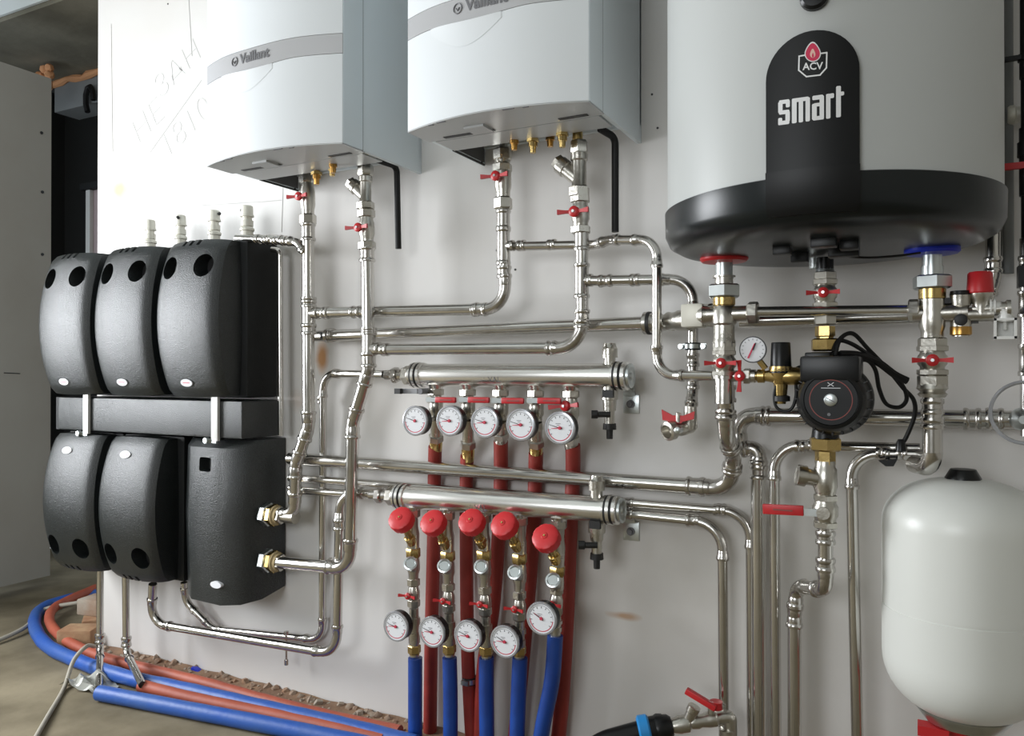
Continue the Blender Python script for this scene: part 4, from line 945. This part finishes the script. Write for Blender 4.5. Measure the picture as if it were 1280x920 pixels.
# ------------------------------------------------------------------ chrome bar between hot and cold
oc_ = -cold.y
cx_ = lambda py, o_=None: V((cold.x, cold.y, P(1163, py, oc_).z))
t = thing('chrome_bypass', 'polished chrome tube spanning from the hot stack to cold stack before the pump', 'pipe', H(392))
a_, b_ = H(391)+RIGHT*.06, cx_(387)+LEFT*.03
MB().tube([a_, b_], .0098, 16).build('tube', 'collector', t); nut(t, b_, RIGHT, .018, .021, 'nickel', 'end_nut')
t = thing('steel_pipe', 'dull steel tube just behind the polished chrome one, above the pump', 'pipe', H(398), G)
MB().tube([P(925, 402, .10), P(1160, 395, .09)], .0145, 16).build('tube', 'steel', t)
# ------------------------------------------------------------------ cold stack
t = thing('cold_stack', 'nickel and zinc fitting stack under the blue collar of the tank', 'fitting', cx_(395))
MB().lathe(cx_(318), DOWN, [(0, .0165), (.05, .0165)], 18).build('stub', 'zinc', t); MB().lathe(cx_(333), DOWN, [(0, .0185), (.024, .0185)], 18).build('threaded_neck', 'zinc', t)
nut(t, cx_(353), DOWN, .025, .033, 'zinc', 'zinc_nut'); MB().lathe(cx_(361), DOWN, [(0, .0225), (.018, .0225), (.02, .019), (.026, .019)], 18).build('brass_collar', 'brass', t)
MB().lathe(cx_(374), DOWN, [(0, .0205), (.03, .0215), (.05, .0215), (.06, .0185), (.08, .019), (.082, .021), (.09, .021)], 18).build('cross_body', 'nickel', t)
MB().lathe(cx_(392), RIGHT, [(-.032, .017), (-.0, .015), (.02, .017), (.055, .017)], 16).build('cross_arm', 'nickel', t)
nut(t, cx_(429), DOWN, .02, .025); 
v = ball_valve(cx_(432), cx_(469), .020, 'red butterfly valve on the cold stack, level with the coiled black cable', stem=.022, s=.78)
t = thing('press_tail', 'steel tail with rings and curved foot under cold stack valve', 'pipe', cx_(500))
nut(t, cx_(476), DOWN, .022, .026, 'nickel'); MB().lathe(cx_(480), DOWN, [(0, .024), (.008, .026), (.014, .02), (.018, .025), (.024, .02)], 18).build('union', 'nickel', t)
run(t, [cx_(488), cx_(585), cx_(585)+V((-.03, .055, 0))], .0165, .032, sock=.012); coupling(t, cx_(508), DOWN, .0155, .028); coupling(t, cx_(529), DOWN, .0155, .02)
# ------------------------------------------------------------------ safety group to the right of the cold stack
ar = cx_(392)
t = thing('check_valve', 'nickel check valve with black cap and orange brass foot beside cold stack', 'valve', P(1201, 395, oc_))
q = P(1201, 368, oc_); MB().lathe(q, DOWN, [(0, .016), (.002, .018), (.02, .016), (.022, .013), (.04, .013), (.05, .017), (.062, .017), (.064, .014), (.075, .014)], 18).build('valve_body', 'nickel', t)
MB().lathe(q+UP*.006, DOWN, [(0, .017), (.007, .018)], 18).build('cap', 'black', t); MB().lathe(P(1201, 407, oc_), DOWN, [(0, .016), (.003, .0175), (.016, .0175), (.018, .014)], 18).build('brass_foot', 'bronze', t)
MB().lathe(P(1201, 400, oc_+.012), FRONT, [(0, .0105), (.006, .0105), (.007, .008)], 18).build('side_plug', 'gasket', t); MB().box(P(1215, 402, oc_+.0), (.02, .006, .007)).build('side_lever', 'darkink', t)
MB().lathe(ar+RIGHT*.05+DOWN*.004, RIGHT, [(0, .013), (.045, .013)], 14).build('cross_arm', 'nickel', t); MB().box(P(1183, 376, oc_), (.022, .012, .010)).build('top_tab', 'black', t)
t = thing('safety_valve', 'safety relief valve with bright red cap next to white elbow', 'valve', P(1227, 375, oc_))
q = P(1225, 340, oc_); MB().lathe(q, DOWN, [(0, .017), (.003, .0195), (.032, .021), (.036, .0215), (.038, .0195)], 24).build('red_cap', 'red', t)
MB().lathe(P(1226, 362, oc_), DOWN, [(0, .019), (.012, .019), (.018, .015), (.03, .013), (.045, .013), (.048, .009)], 18).build('valve_body', 'nickel', t)
MB().lathe(P(1215, 387, oc_), RIGHT, [(0, .011), (.02, .012), (.05, .012), (.052, .015), (.058, .015)], 16).build('outlet', 'nickel', t)
t = thing('drain_elbow', 'white plastic elbow with square cup hanging from relief valve', 'elbow', P(1255, 395, oc_))
MB().tube(fillet([P(1238, 385, oc_), P(1257, 386, oc_), P(1257, 402, oc_)], .02, 8)[0], .012, 14).build('elbow', 'plasticwhite', t)
MB().lathe(P(1240, 384, oc_)+LEFT*.004, RIGHT, [(0, .015), (.003, .015), (.003, .012), (.006, .012), (.006, .015), (.009, .015)], 16).build('collar', 'plasticwhite', t)
q = P(1256, 411, oc_); fr = MB()
for sx in (-1, 1): fr.box(q+V((sx*.015, 0, 0)), (.004, .026, .036))
fr.box(q+V((0, 0, -.016)), (.034, .026, .005)); fr.box(q+V((0, .012, 0)), (.03, .003, .034)); fr.box(q+V((0, 0, .016)), (.034, .026, .004)); fr.build('cup', 'plasticwhite', t)
MB().tube([q+UP*.016, q+DOWN*.002], .003, 8).build('drip_nozzle', 'plasticwhite', t)
t = pipe('chrome vertical pipe squeezed behind the tank rim over relief valve', [(1242, 210, .045), (1242, 345, .045), (1226, 392, .045)], r28, .045, sock=.03)
coupling(t, P(1242, 332, .045), DOWN, r28, .03)
# vertical wall pipe right of the tank
t = thing('riser_tube', 'dull grey square-edged riser tube on wall behind the tank edge', 'pipe', P(1259, 200, .03))
a_ = P(1260, 200, .04); MB().tube([V((a_.x, -.04, 2.6)), V((a_.x, -.04, 1.17))], .0095, 12).build('tube', 'greybox', t)

# ------------------------------------------------------------------ pump column
om = -mid.y
K = lambda py, o_=0: V((mid.x, mid.y-o_, P(1034, py, om).z))
t = thing('pump_stack', 'nickel and brass fitting stack between tank underside and black pump', 'fitting', K(400))
MB().lathe(K(322), DOWN, [(0, .016), (.03, .016), (.03, .019), (.035, .019)], 18).build('stub', 'black', t); MB().lathe(K(336), DOWN, [(0, .016), (.01, .018)], 16).build('neck', 'zinc', t)
nut(t, K(345), DOWN, .016, .022); MB().lathe(K(381), DOWN, [(0, .018), (.028, .018)], 16).build('sleeve', 'nickel', t); nut(t, K(400), DOWN, .02, .021, 'nickel')
MB().lathe(K(408), DOWN, [(0, .018), (.018, .018), (.02, .015), (.03, .015)], 6).build('brass_neck', 'brass', t); nut(t, K(431), DOWN, .024, .027, 'brass', 'brass_nut')
v = ball_valve(K(349), K(385), .018, 'red butterfly valve directly over black pump, under tank centre', stem=.022, s=.7)
t = thing('pump', 'round black circulation pump with terminal box and silver centre screw', 'pump', K(495))
po = om+.10; pc = P(1038, 500, po)
MB().lathe(K(440), DOWN, [(0, .024), (.01, .028), (.04, .022), (.14, .022), (.168, .026), (.176, .026)], 18).build('volute_pipe', 'black', t)
MB().lathe(V((pc.x, -om+.015, pc.z)), FRONT, [(-.02, .048), (0, .062), (.02, .067), (.05, .067), (.055, .064), (.060, .061), (.085, .059), (.100, .057), (.108, .052), (.110, .046), (.107, .044)], 48).build('motor_housing', 'black', t)
rg = MB(); 
for k in range(24):
    th = 2*math.pi*k/24; c_ = V((pc.x+.0625*math.cos(th), -om-.05, pc.z+.0625*math.sin(th))); rg.box(c_, (.006, .04, .002), Matrix.Rotation(-th, 3, 'Y'))
rg.build('cooling_fins', 'black', t)
fy = -om+.015-.108
MB().lathe(V((pc.x, fy, pc.z)), FRONT, [(0, .0455), (.001, .0445)], 40).build('name_disc', 'badge', t)
def ring2(r_, w_, m_, nm, y_=None, a=0, b=360):
    mb = MB(); n = 48
    for k in range(n+1):
        th = math.radians(a+(b-a)*k/n)
        for q in (r_-w_, r_+w_): mb.v.append(V((pc.x+q*math.cos(th), (y_ or fy-.0014), pc.z+q*math.sin(th))))
    for k in range(n): mb.f.append((2*k, 2*k+1, 2*k+3, 2*k+2))
    mb.build(nm, m_, t)
ring2(.0355, .0007, 'mauve', 'dark_red_ring'); ring2(.0555, .0010, 'ink', 'rim_glint', -om+.015-.1005)
MB().lathe(V((pc.x, fy-.001, pc.z)), FRONT, [(0, .011), (.004, .011), (.005, .009)], 24).build('centre_screw', 'zinc', t)
MB().box(V((pc.x, fy-.0062, pc.z)), (.016, .0006, .0015), Matrix.Rotation(.5, 3, 'Y')).build('screw_slot', 'ink', t)
lg = MB(); z0 = pc.z+.027
lg.tube([V((pc.x-.005, fy-.0015, z0+.004)), V((pc.x, fy-.0015, z0)), V((pc.x+.005, fy-.0015, z0+.004))], .0007, 5); lg.tube([V((pc.x-.005, fy-.0015, z0-.003)), V((pc.x, fy-.0015, z0+.0005)), V((pc.x+.005, fy-.0015, z0-.003))], .0007, 5)
lg.box(V((pc.x, fy-.0015, z0-.006)), (.032, .0005, .001)); lg.build('emblem', 'dial', t)
MB().lathe(V((pc.x-.003, fy-.001, pc.z-.026)), FRONT, [(0, .003), (.001, .0028)], 12).build('indicator', 'ink', t)
MB().box((P(1036, 466, om+.10).x, -om-.045, P(1036, 461, om+.06).z), (.100, .10, .046)).build('terminal_box', 'black', t, bevel=.006)
MB().box((P(1022, 446, om+.04).x, -om-.02, P(1022, 447, om+.04).z), (.045, .05, .02)).build('cable_gland', 'black', t, bevel=.004)
# below the pump
t = thing('pump_outlet', 'brass nuts and nickel body under black pump, round plug facing the wide riser', 'fitting', K(590))
for (dx) in (-.0,): MB().lathe(K(540), DOWN, [(0, .021), (.025, .021)], 10).build('neck', 'black', t)
nut(t, K(555), DOWN, .026, .030, 'brass', 'brass_nut'); MB().lathe(K(563), DOWN, [(0, .0185), (.026, .0185)], 6).build('brass_neck', 'brass', t)
MB().lathe(K(576), DOWN, [(0, .018), (.012, .0185), (.016, .021), (.05, .022), (.06, .0185), (.08, .0185)], 18).build('strainer_body', 'nickel', t)
sd = (LEFT+UP*.18+FRONT*.35).normalized(); MB().lathe(K(600), sd, [(0, .014), (.035, .016), (.036, .020), (.052, .020), (.053, .016)], 18).build('plug', 'nickel', t)
t = thing('lever_valve', 'ball valve with long straight red lever pointing across the bent-over riser', 'valve', K(638))
valve_body(t, K(618), K(660), .019, .023); lvp = K(638)+FRONT*.03
MB().lathe(K(638)+FRONT*.015, FRONT, [(0, .009), (.018, .009), (.019, .012), (.024, .012)], 14).build('stem', 'nickel', t)
a_ = K(638)+FRONT*.036
MB().box(a_+LEFT*.018, (.04, .004, .014)).build('lever_plate', 'zinc', t); MB().box(a_+LEFT*.071+FRONT*.001+UP*.001, (.074, .009, .019), Matrix.Rotation(-.03, 3, 'Y')).build('lever_grip', 'red', t, bevel=.002)
MB().box(a_+LEFT*.071+FRONT*.0062+UP*.001, (.035, .0006, .003)).build('grip_print', 'mauve', t)
t = thing('steel_pipe', 'steel pipe under the lever valve, swept back and down to the floor', 'pipe', K(660), G)
run(t, [K(658), K(738), P(996, 733, .11), P(993, 770, .11), P(993, 940, .11)], .0135, .028, sock=.022); coupling(t, K(672), DOWN, .0145, .025); coupling(t, K(706), DOWN, .0145, .025)
# gauge and pressure regulator group
ro_ = oh
t = thing('pressure_gauge', 'small clear-faced pressure gauge with red needle beside hot stack', 'gauge', P(941, 437, ro_+.01))
c = P(941, 437, ro_+.01); MB().lathe(c+BACK*.014, FRONT, [(0, .024), (.012, .0255), (.014, .0255)], 32).build('case', 'black', t); MB().lathe(c, FRONT, [(0, .0235), (.0008, .0232)], 32).build('dial', 'dial', t)
MB().poly([c+V(v_) for v_ in ((-.010, -.002, -.016), (-.007, -.002, -.017), (.006, -.002, .012), (.003, -.002, .012))], FRONT, .0006).build('needle', 'redink', t)
MB().poly([c+V(v_) for v_ in ((-.001, -.0022, -.001), (.002, -.0022, -.001), (.007, -.0022, .013), (.005, -.0022, .013))], FRONT, .0004).build('pointer', 'darkink', t)
tk = MB()
for k in range(13):
    th = math.radians(-135+k*22.5); e = V((math.sin(th), 0, math.cos(th))); tk.tube([c+FRONT*.001+e*.018, c+FRONT*.001+e*.021], .0005, 4)
tk.build('ticks', 'ink', t); MB().tube([c+BACK*.01, P(950, 452, ro_), P(957, 461, ro_)], .006, 8).build('stem', 'brass', t)
t = thing('fill_valve', 'brass filling valve with tall black cap between hot stack and pump', 'valve', P(970, 462, ro_))
q = P(976, 428, ro_); MB().lathe(q, DOWN, [(0, .0165), (.002, .0175), (.048, .0195), (.05, .0215), (.058, .0215)], 20).build('black_cap', 'black', t)
MB().lathe(P(976, 458, ro_), DOWN, [(0, .021), (.008, .022), (.014, .020), (.03, .015), (.036, .012)], 18).build('bonnet', 'brass', t)
MB().lathe(P(938, 470, ro_), RIGHT, [(0, .009), (.012, .009), (.014, .013), (.026, .013), (.028, .010), (.04, .012), (.05, .017), (.085, .017), (.095, .013), (.12, .013)], 16).build('valve_body', 'brass', t)
MB().lathe(P(976, 475, ro_), DOWN, [(0, .014), (.03, .011), (.045, .009)], 14).build('lower_port', 'brass', t); MB().lathe(P(977, 494, ro_), DOWN, [(0, .011), (.002, .0155), (.011, .0155), (.012, .01)], 16).build('black_knob', 'gasket', t)
nut(t, P(934, 470, ro_), RIGHT, .014, .015, 'nickel')
t = thing('small_ball_valve', 'small valve with upright red wing handle between hot stack and brass filling valve', 'valve', P(925, 470, ro_))
MB().lathe(H(470), RIGHT, [(.01, .011), (.05, .011), (.052, .013), (.06, .013)], 14).build('valve_body', 'nickel', t); butterfly(t, P(927, 470, ro_), FRONT, UP, .72, stem=.012)
# black cables
def cable(pxs, r, off, label, name='pump_cable'):
    pts = [P(q[0], q[1], q[2] if len(q) > 2 else off) for q in pxs]; t = thing(name, label, 'cable', pts[0]); MB().tube(smooth_path(pts, 8), r, 8).build('cable_sheath', 'rubber', t); return t
cable([(1044, 445, .25), (1050, 424, .24), (1066, 417, .22), (1085, 436, .20), (1110, 462, .17), (1128, 484, .15), (1142, 500, .13), (1143, 520, .12), (1132, 548, .11), (1125, 556, .11)], .0042, .16, 'black mains cable arching from the pump down to its plug on pipes')
cable([(1062, 455, .24), (1082, 450, .22), (1094, 462, .20), (1099, 486, .17), (1108, 505, .15), (1124, 509, .14), (1133, 500, .14), (1130, 485, .15), (1118, 470, .17), (1092, 448, .20), (1065, 430, .23), (1046, 426, .24), (1042, 440, .25)], .0040, .18, 'black cable loop hanging lowest at the pump side')
cable([(1050, 443, .25), (1072, 444, .23), (1096, 452, .2), (1118, 468, .18), (1134, 476, .17)], .0075, .18, 'thick black cable bundle tied beside the pump')
cable([(1016, 460, .20), (1004, 458, .25), (992, 462, .27), (975, 474, .28), (968, 492, .28), (970, 508, .28), (980, 514, .28), (990, 510, .28), (995, 495, .28), (996, 476, .27), (1008, 462, .25)], .0030, .26, 'thin black cable loop before the black knob of brass filling valve')
t = thing('cable_plug', 'black plug of the pump cable hooked over the bent riser', 'plug', P(1120, 560, .12))
MB().lathe(P(1126, 549, .11), DOWN, [(0, .005), (.006, .008), (.022, .010), (.024, .007)], 12).build('plug_body', 'black', t)
MB().poly([P(1098, 576, .13), P(1122, 574, .13), P(1117, 583, .13), P(1107, 583, .13)], BACK, .02).build('plug_tip', 'black', t)

# ================================================================== EXPANSION VESSEL
vc = V((.066, -.165, 0)); vr = .136
t = thing('expansion_vessel', 'white round-ended expansion vessel with black cap, below the cold stack', 'vessel', (vc.x, vc.y, .35))
zt_, zb_ = .785, .352; prof = []
import math as _m
hd = .085
for k in range(13):
    a = _m.pi/2*k/12; prof.append((zt_-hd+hd*_m.cos(a)**1, vr*(_m.sin(a)**.8)))
prof = [(z, max(r, .0005)) for z, r in prof]; mid_z = P(1190, 757, .165).z
prof += [(zt_-hd-.004, vr), (mid_z+.01, vr), (mid_z+.0025, vr), (mid_z+.0024, vr-.0012), (mid_z-.0024, vr-.0012), (mid_z-.0025, vr), (mid_z-.01, vr), (zb_+hd*1.25+.004, vr)]
for k in range(13):
    a = _m.pi/2*k/12; prof.append((zb_+hd*1.25-hd*1.25*_m.sin(a), vr*(_m.cos(a)**.75)))
prof = [(z, max(r, .0005)) for z, r in prof]
MB().lathe(V((vc.x, vc.y, 0)), UP, [(z, r) for z, r in prof][::-1], 64).build('shell', 'vessel', t, angle=45)
MB().lathe(V((vc.x, vc.y, zt_-.003)), UP, [(0, .030), (.004, .030), (.020, .021), (.021, .01)], 12).build('cap', 'black', t)
MB().lathe(V((vc.x, vc.y, zb_-.010)), UP, [(0, .060), (0, .066), (.022, .082), (.024, .082), (.006, .060)], 40).build('base_ring', 'zinc', t)
MB().lathe(V((vc.x-.01, vc.y, zb_-.004)), DOWN, [(0, .026), (.008, .026), (.010, .020), (.10, .020), (.10, .012), (.2, .012)], 20).build('connection', 'red', t)
MB().box((vc.x-.05, vc.y-.04, zb_-.022), (.05, .03, .018)).build('red_tab', 'red', t)
# shelf bracket that carries it
t = thing('vessel_pipe', 'steel pipe standing below the red neck of white vessel', 'pipe', (vc.x-.01, vc.y, 0)); MB().tube([V((vc.x-.01, vc.y, .165)), V((vc.x-.01, vc.y, 0))], .013, 14).build('tube', 'steel', t)

# ================================================================== FAR RIGHT EDGE
ox = .07
t = thing('edge_valve_column', 'dark vertical valve column at picture edge beside the tank', 'valve', P(1282, 200, ox))
t['label'] = 'dark vertical valve column past the tank, red handle halfway'
X = P(1283, 200, ox).x; zz = lambda py: P(1283, py, ox).z
for a_, b_, r_ in ((-60, 68, .010), (68, 76, .014), (76, 98, .011), (98, 160, .009), (160, 178, .012), (178, 196, .015), (196, 245, .012), (245, 300, .009)):
    MB().lathe(V((X, -ox, zz(a_))), DOWN, [(0, r_), (zz(a_)-zz(b_), r_)], 14).build('body_section', 'black', t)
MB().box((X-.022, -ox-.012, zz(208)), (.045, .01, .012)).build('handle', 'red', t); MB().box((X-.02, -ox-.006, zz(72)), (.03, .01, .008)).build('lever', 'black', t)
t = thing('steel_pipe', 'steel riser with black clamp past the relief valve, lowest part of edge column', 'pipe', V((X, -ox, zz(600))), G)
MB().tube([V((X, -ox, zz(298))), V((X, -ox, zz(545)))], .0115, 14).build('tube', 'steel', t); coupling(t, V((X, -ox, zz(330))), DOWN, .0115, .03); coupling(t, V((X, -ox, zz(380))), DOWN, .0125, .05)
MB().box((X, -ox, zz(346)), (.03, .03, .04)).build('black_clamp', 'black', t); coupling(t, V((X, -ox, zz(450))), DOWN, .012, .06)
t = thing('cream_pipe', 'short cream plastic pipe crossing behind the dark valve column', 'pipe', P(1262, 145, .045)); MB().lathe(P(1259, 145, .045), RIGHT, [(0, .016), (.004, .019), (.012, .019), (.014, .0155), (.2, .0155)], 16).build('tube', 'beige', t)
cp = P(1283, 516, .10); t = thing('gauge_ring', 'round grey ring-shaped gauge at the end of wide pipe past cold stack', 'gauge', cp)
MB().tube([cp+V((.057*math.cos(k*math.pi/20), 0, .057*math.sin(k*math.pi/20))) for k in range(41)], .0035, 8).build('ring', 'clear', t)
MB().lathe(P(1278, 524, .07), FRONT, [(-.02, .02), (.0, .022), (.01, .018), (.02, .008)], 18).build('hub', 'zinc', t)

# ================================================================== TAP AT THE BOTTOM
to = .10
t = thing('garden_tap', 'nickel tap with straight red lever at the end of fat black hose', 'tap', P(880, 905, to))
a_, b_ = P(838, 908, to+.03), P(906, 896, to-.02); d = (b_-a_).normalized(); L = (b_-a_).length
MB().lathe(a_, d, [(0, .014), (.02, .019), (.04, .019), (.045, .0135), (.06, .016), (.068, .0135), (.085, .017), (.10, .017), (.105, .013), (L, .013)], 16).build('tap_body', 'nickel', t)
MB().tube(fillet([b_-d*.01, b_+d*.012, b_+d*.012+DOWN*.09], .018, 6)[0], .0145, 14).build('elbow', 'nickel', t); MB().lathe(P(909, 911, to-.02), DOWN, [(0, .0145), (.001, .0175), (.012, .0175)], 14).build('elbow_ring', 'nickel', t)
s0 = a_+d*.035; MB().lathe(s0, UP+LEFT*-.45, [(0, .011), (.03, .012), (.032, .014), (.045, .014), (.046, .008)], 14).build('strainer_branch', 'nickel', t)
s1 = P(889, 886, to); MB().lathe(s1+DOWN*.01, UP, [(0, .008), (.02, .007)], 10).build('stem', 'nickel', t)
e0, e1 = P(857, 867, to+.03), P(895, 881, to); dv = (e1-e0); an = math.atan2(dv.z, dv.x); MB().box((e0+e1)/2, (dv.length, .014, .013), Matrix.Rotation(-an, 3, 'Y')).build('lever', 'red', t, bevel=.002)
MB().lathe(e1+DOWN*.008, UP, [(0, .014), (.016, .014)], 14).build('lever_hub', 'red', t)
t = thing('hose_coupling', 'black compression coupling with light blue ring on fat hose', 'fitting', P(825, 908, to))
h0 = P(803, 916, to+.03); MB().lathe(a_-d*.0, -d, [(-.004, .020), (.004, .026), (.02, .028), (.05, .028), (.052, .03)], 20).build('black_body', 'black', t)
MB().lathe(a_-d*.045, -d, [(0, .030), (.004, .034), (.022, .034), (.026, .028)], 12).build('blue_ring', 'cyan', t); MB().lathe(a_-d*.02, -d, [(-.006, .029), (.006, .031), (.012, .029)], 10).build('ribbed_nut', 'black', t)
hose([a_-d*.06, a_-d*.16+DOWN*.01, a_-d*.26+DOWN*.10, a_-d*.3+DOWN*.3], .024, 'fat black water hose rising from floor to tap coupling', 'water_hose', 'black', R=.1)

# ================================================================== FLOOR HOSES AND CLUTTER
def floorhose(pxs, r, label, name, m, z=None, part='foam_sleeve', jit=0, cat='pipe'):
    pts = []
    for q in pxs:
        zz_ = (z if z is not None else r+.001) if len(q) < 3 else q[2]; p_ = PZ(q[0], q[1], zz_); pts.append(p_)
    t = thing(name, label, cat, V((pts[0].x, pts[0].y, 0))); sp = smooth_path(pts, 8)
    rs = [r*(1+jit*math.sin(i*1.7)) for i in range(len(sp))]
    MB().tube(sp, rs, 14).build(part, m, t); return t
floorhose([(124, 866), (250, 890), (380, 915), (520, 944)], .0225, 'blue foam sleeved pipe along the floor, farthest from the wall', 'blue_insulated_pipe', 'bluefloor', jit=.015)
floorhose([(176, 857, .035), (240, 873, .025), (350, 896), (480, 925)], .0185, 'red foam sleeved pipe along the floor, starting at a steel elbow', 'red_insulated_pipe', 'redfloor', jit=.015)
floorhose([(118, 742), (60, 757), (43, 777), (58, 806), (105, 829), (160, 847), (230, 862), (330, 885), (420, 905), (520, 930)], .0225, 'blue sleeved pipe curving round bricks behind the drop pipes', 'blue_insulated_pipe', 'bluefloor', jit=.03)
floorhose([(120, 735, .04), (72, 757, .04), (62, 776, .035), (82, 800, .03), (130, 822), (200, 840), (260, 855), (330, 875), (400, 893), (500, 915)], .0175, 'dusty red sleeved pipe curving round bricks, hugging the wall foot', 'red_insulated_pipe', 'redfloor', jit=.03)
floorhose([(-20, 808, .01), (30, 785, .02), (55, 762, .03), (105, 752, .06), (130, 745, .02)], .008, 'pale dusty cable from the doorway over the curved hoses', 'dusty_cable', 'cord', part='cable_sheath', cat='cable')
floorhose([(40, 930, .01), (60, 895, .008), (80, 860, .008), (92, 826, .06), (108, 808, .09), (118, 808, .05)], .0065, 'pale dusty cable crossing over blue sleeve by drop pipes', 'dusty_cable', 'cord', part='cable_sheath', cat='cable')
t = thing('grey_bag', 'crumpled grey plastic scrap beneath the end drop pipe', 'scrap', PZ(110, 852, .0))
mb = MB(); c = PZ(112, 850, .02)
mb.grid(lambda a, b: (c.x+(a-.5)*.17+.01*math.sin(b*9), c.y+(b-.5)*.09+.008*math.sin(a*11), max(.004, .03+.018*math.sin(a*8+b*5)*math.cos(b*7)-.03*abs(a-.5)*2)), 14, 10).build('sheet', 'foil', t, angle=20)
for i, (px, py, rz, zc, sz, lb) in enumerate(((100, 787, .5, .035, (.12, .09, .065), 'orange-brown broken brick lying between curved hoses and drop pipe'), (122, 772, .9, .03, (.10, .10, .06), 'brown brick half hidden behind the end drop pipe'),
                                   (122, 748, .2, .09, (.11, .09, .06), 'pale brick chunk stacked on the brown bricks'))):
    c = PZ(px, py+8, zc); o = MB().box(c, sz, Matrix.Rotation(rz, 3, 'Z')).build('broken_brick', 'brick' if i < 2 else 'rubble', None, bevel=.006); o['label'] = lb; o['category'] = 'brick'
# dust and rubble strip along wall foot
mb = MB()
for k in range(420):
    x = random.uniform(WL, .9); y = -abs(random.gauss(0, .035))-.004; s = random.uniform(.003, .011)*(1.5 if y > -.03 else .8)
    if x > -.9: s *= .7
    mb.lathe(V((x, y, s*.3)), V((random.uniform(-1, 1), random.uniform(-1, 1), random.uniform(-.4, 1))), [(-s*.7, s*.3), (-s*.3, s), (s*.4, s*.8), (s*.7, s*.2)], 5, random.random())
o = mb.build('plaster_rubble', 'rubble'); o['kind'] = 'stuff'; o['label'] = 'broken plaster crumbs strewn along the wall foot'; o['category'] = 'rubble'
mb = MB()
def dst(a, b):
    x = WL+(.9-WL)*a; return (x, -.002-(.11+.02*math.sin(x*23)+.015*math.sin(x*61))*b, .006*(1-b)**3*(1+.4*math.sin(x*37+b*4))+.0008*(1-b)+.0004)
mb.grid(dst, 160, 8); o = mb.build('brown_dust', 'sludge'); o['kind'] = 'stuff'; o['label'] = 'reddish brown dust banked against the wall foot'; o['category'] = 'dust'
q = P(249, 838, .0); o = thing('blue_scrap', 'small dark blue plastic scrap stuck at the wall foot', 'scrap', q); MB().box(q+V((0, -.012, .0)), (.035, .02, .025), Matrix.Rotation(.3, 3, 'Y')).build('scrap', 'blue', o, bevel=.004)
q = P(358, 808, .05)
t = thing('pipe_clamp', 'small wall clamp holding the pipes under low black box', 'clamp', q); MB().lathe(q+UP*.045, DOWN, [(0, .007), (.012, .007), (.012, .003), (.085, .003), (.085, .006), (.10, .006)], 8).build('rod', 'fitting', t)
for o in bpy.data.objects:
    if '_o' in o: del o['_o']
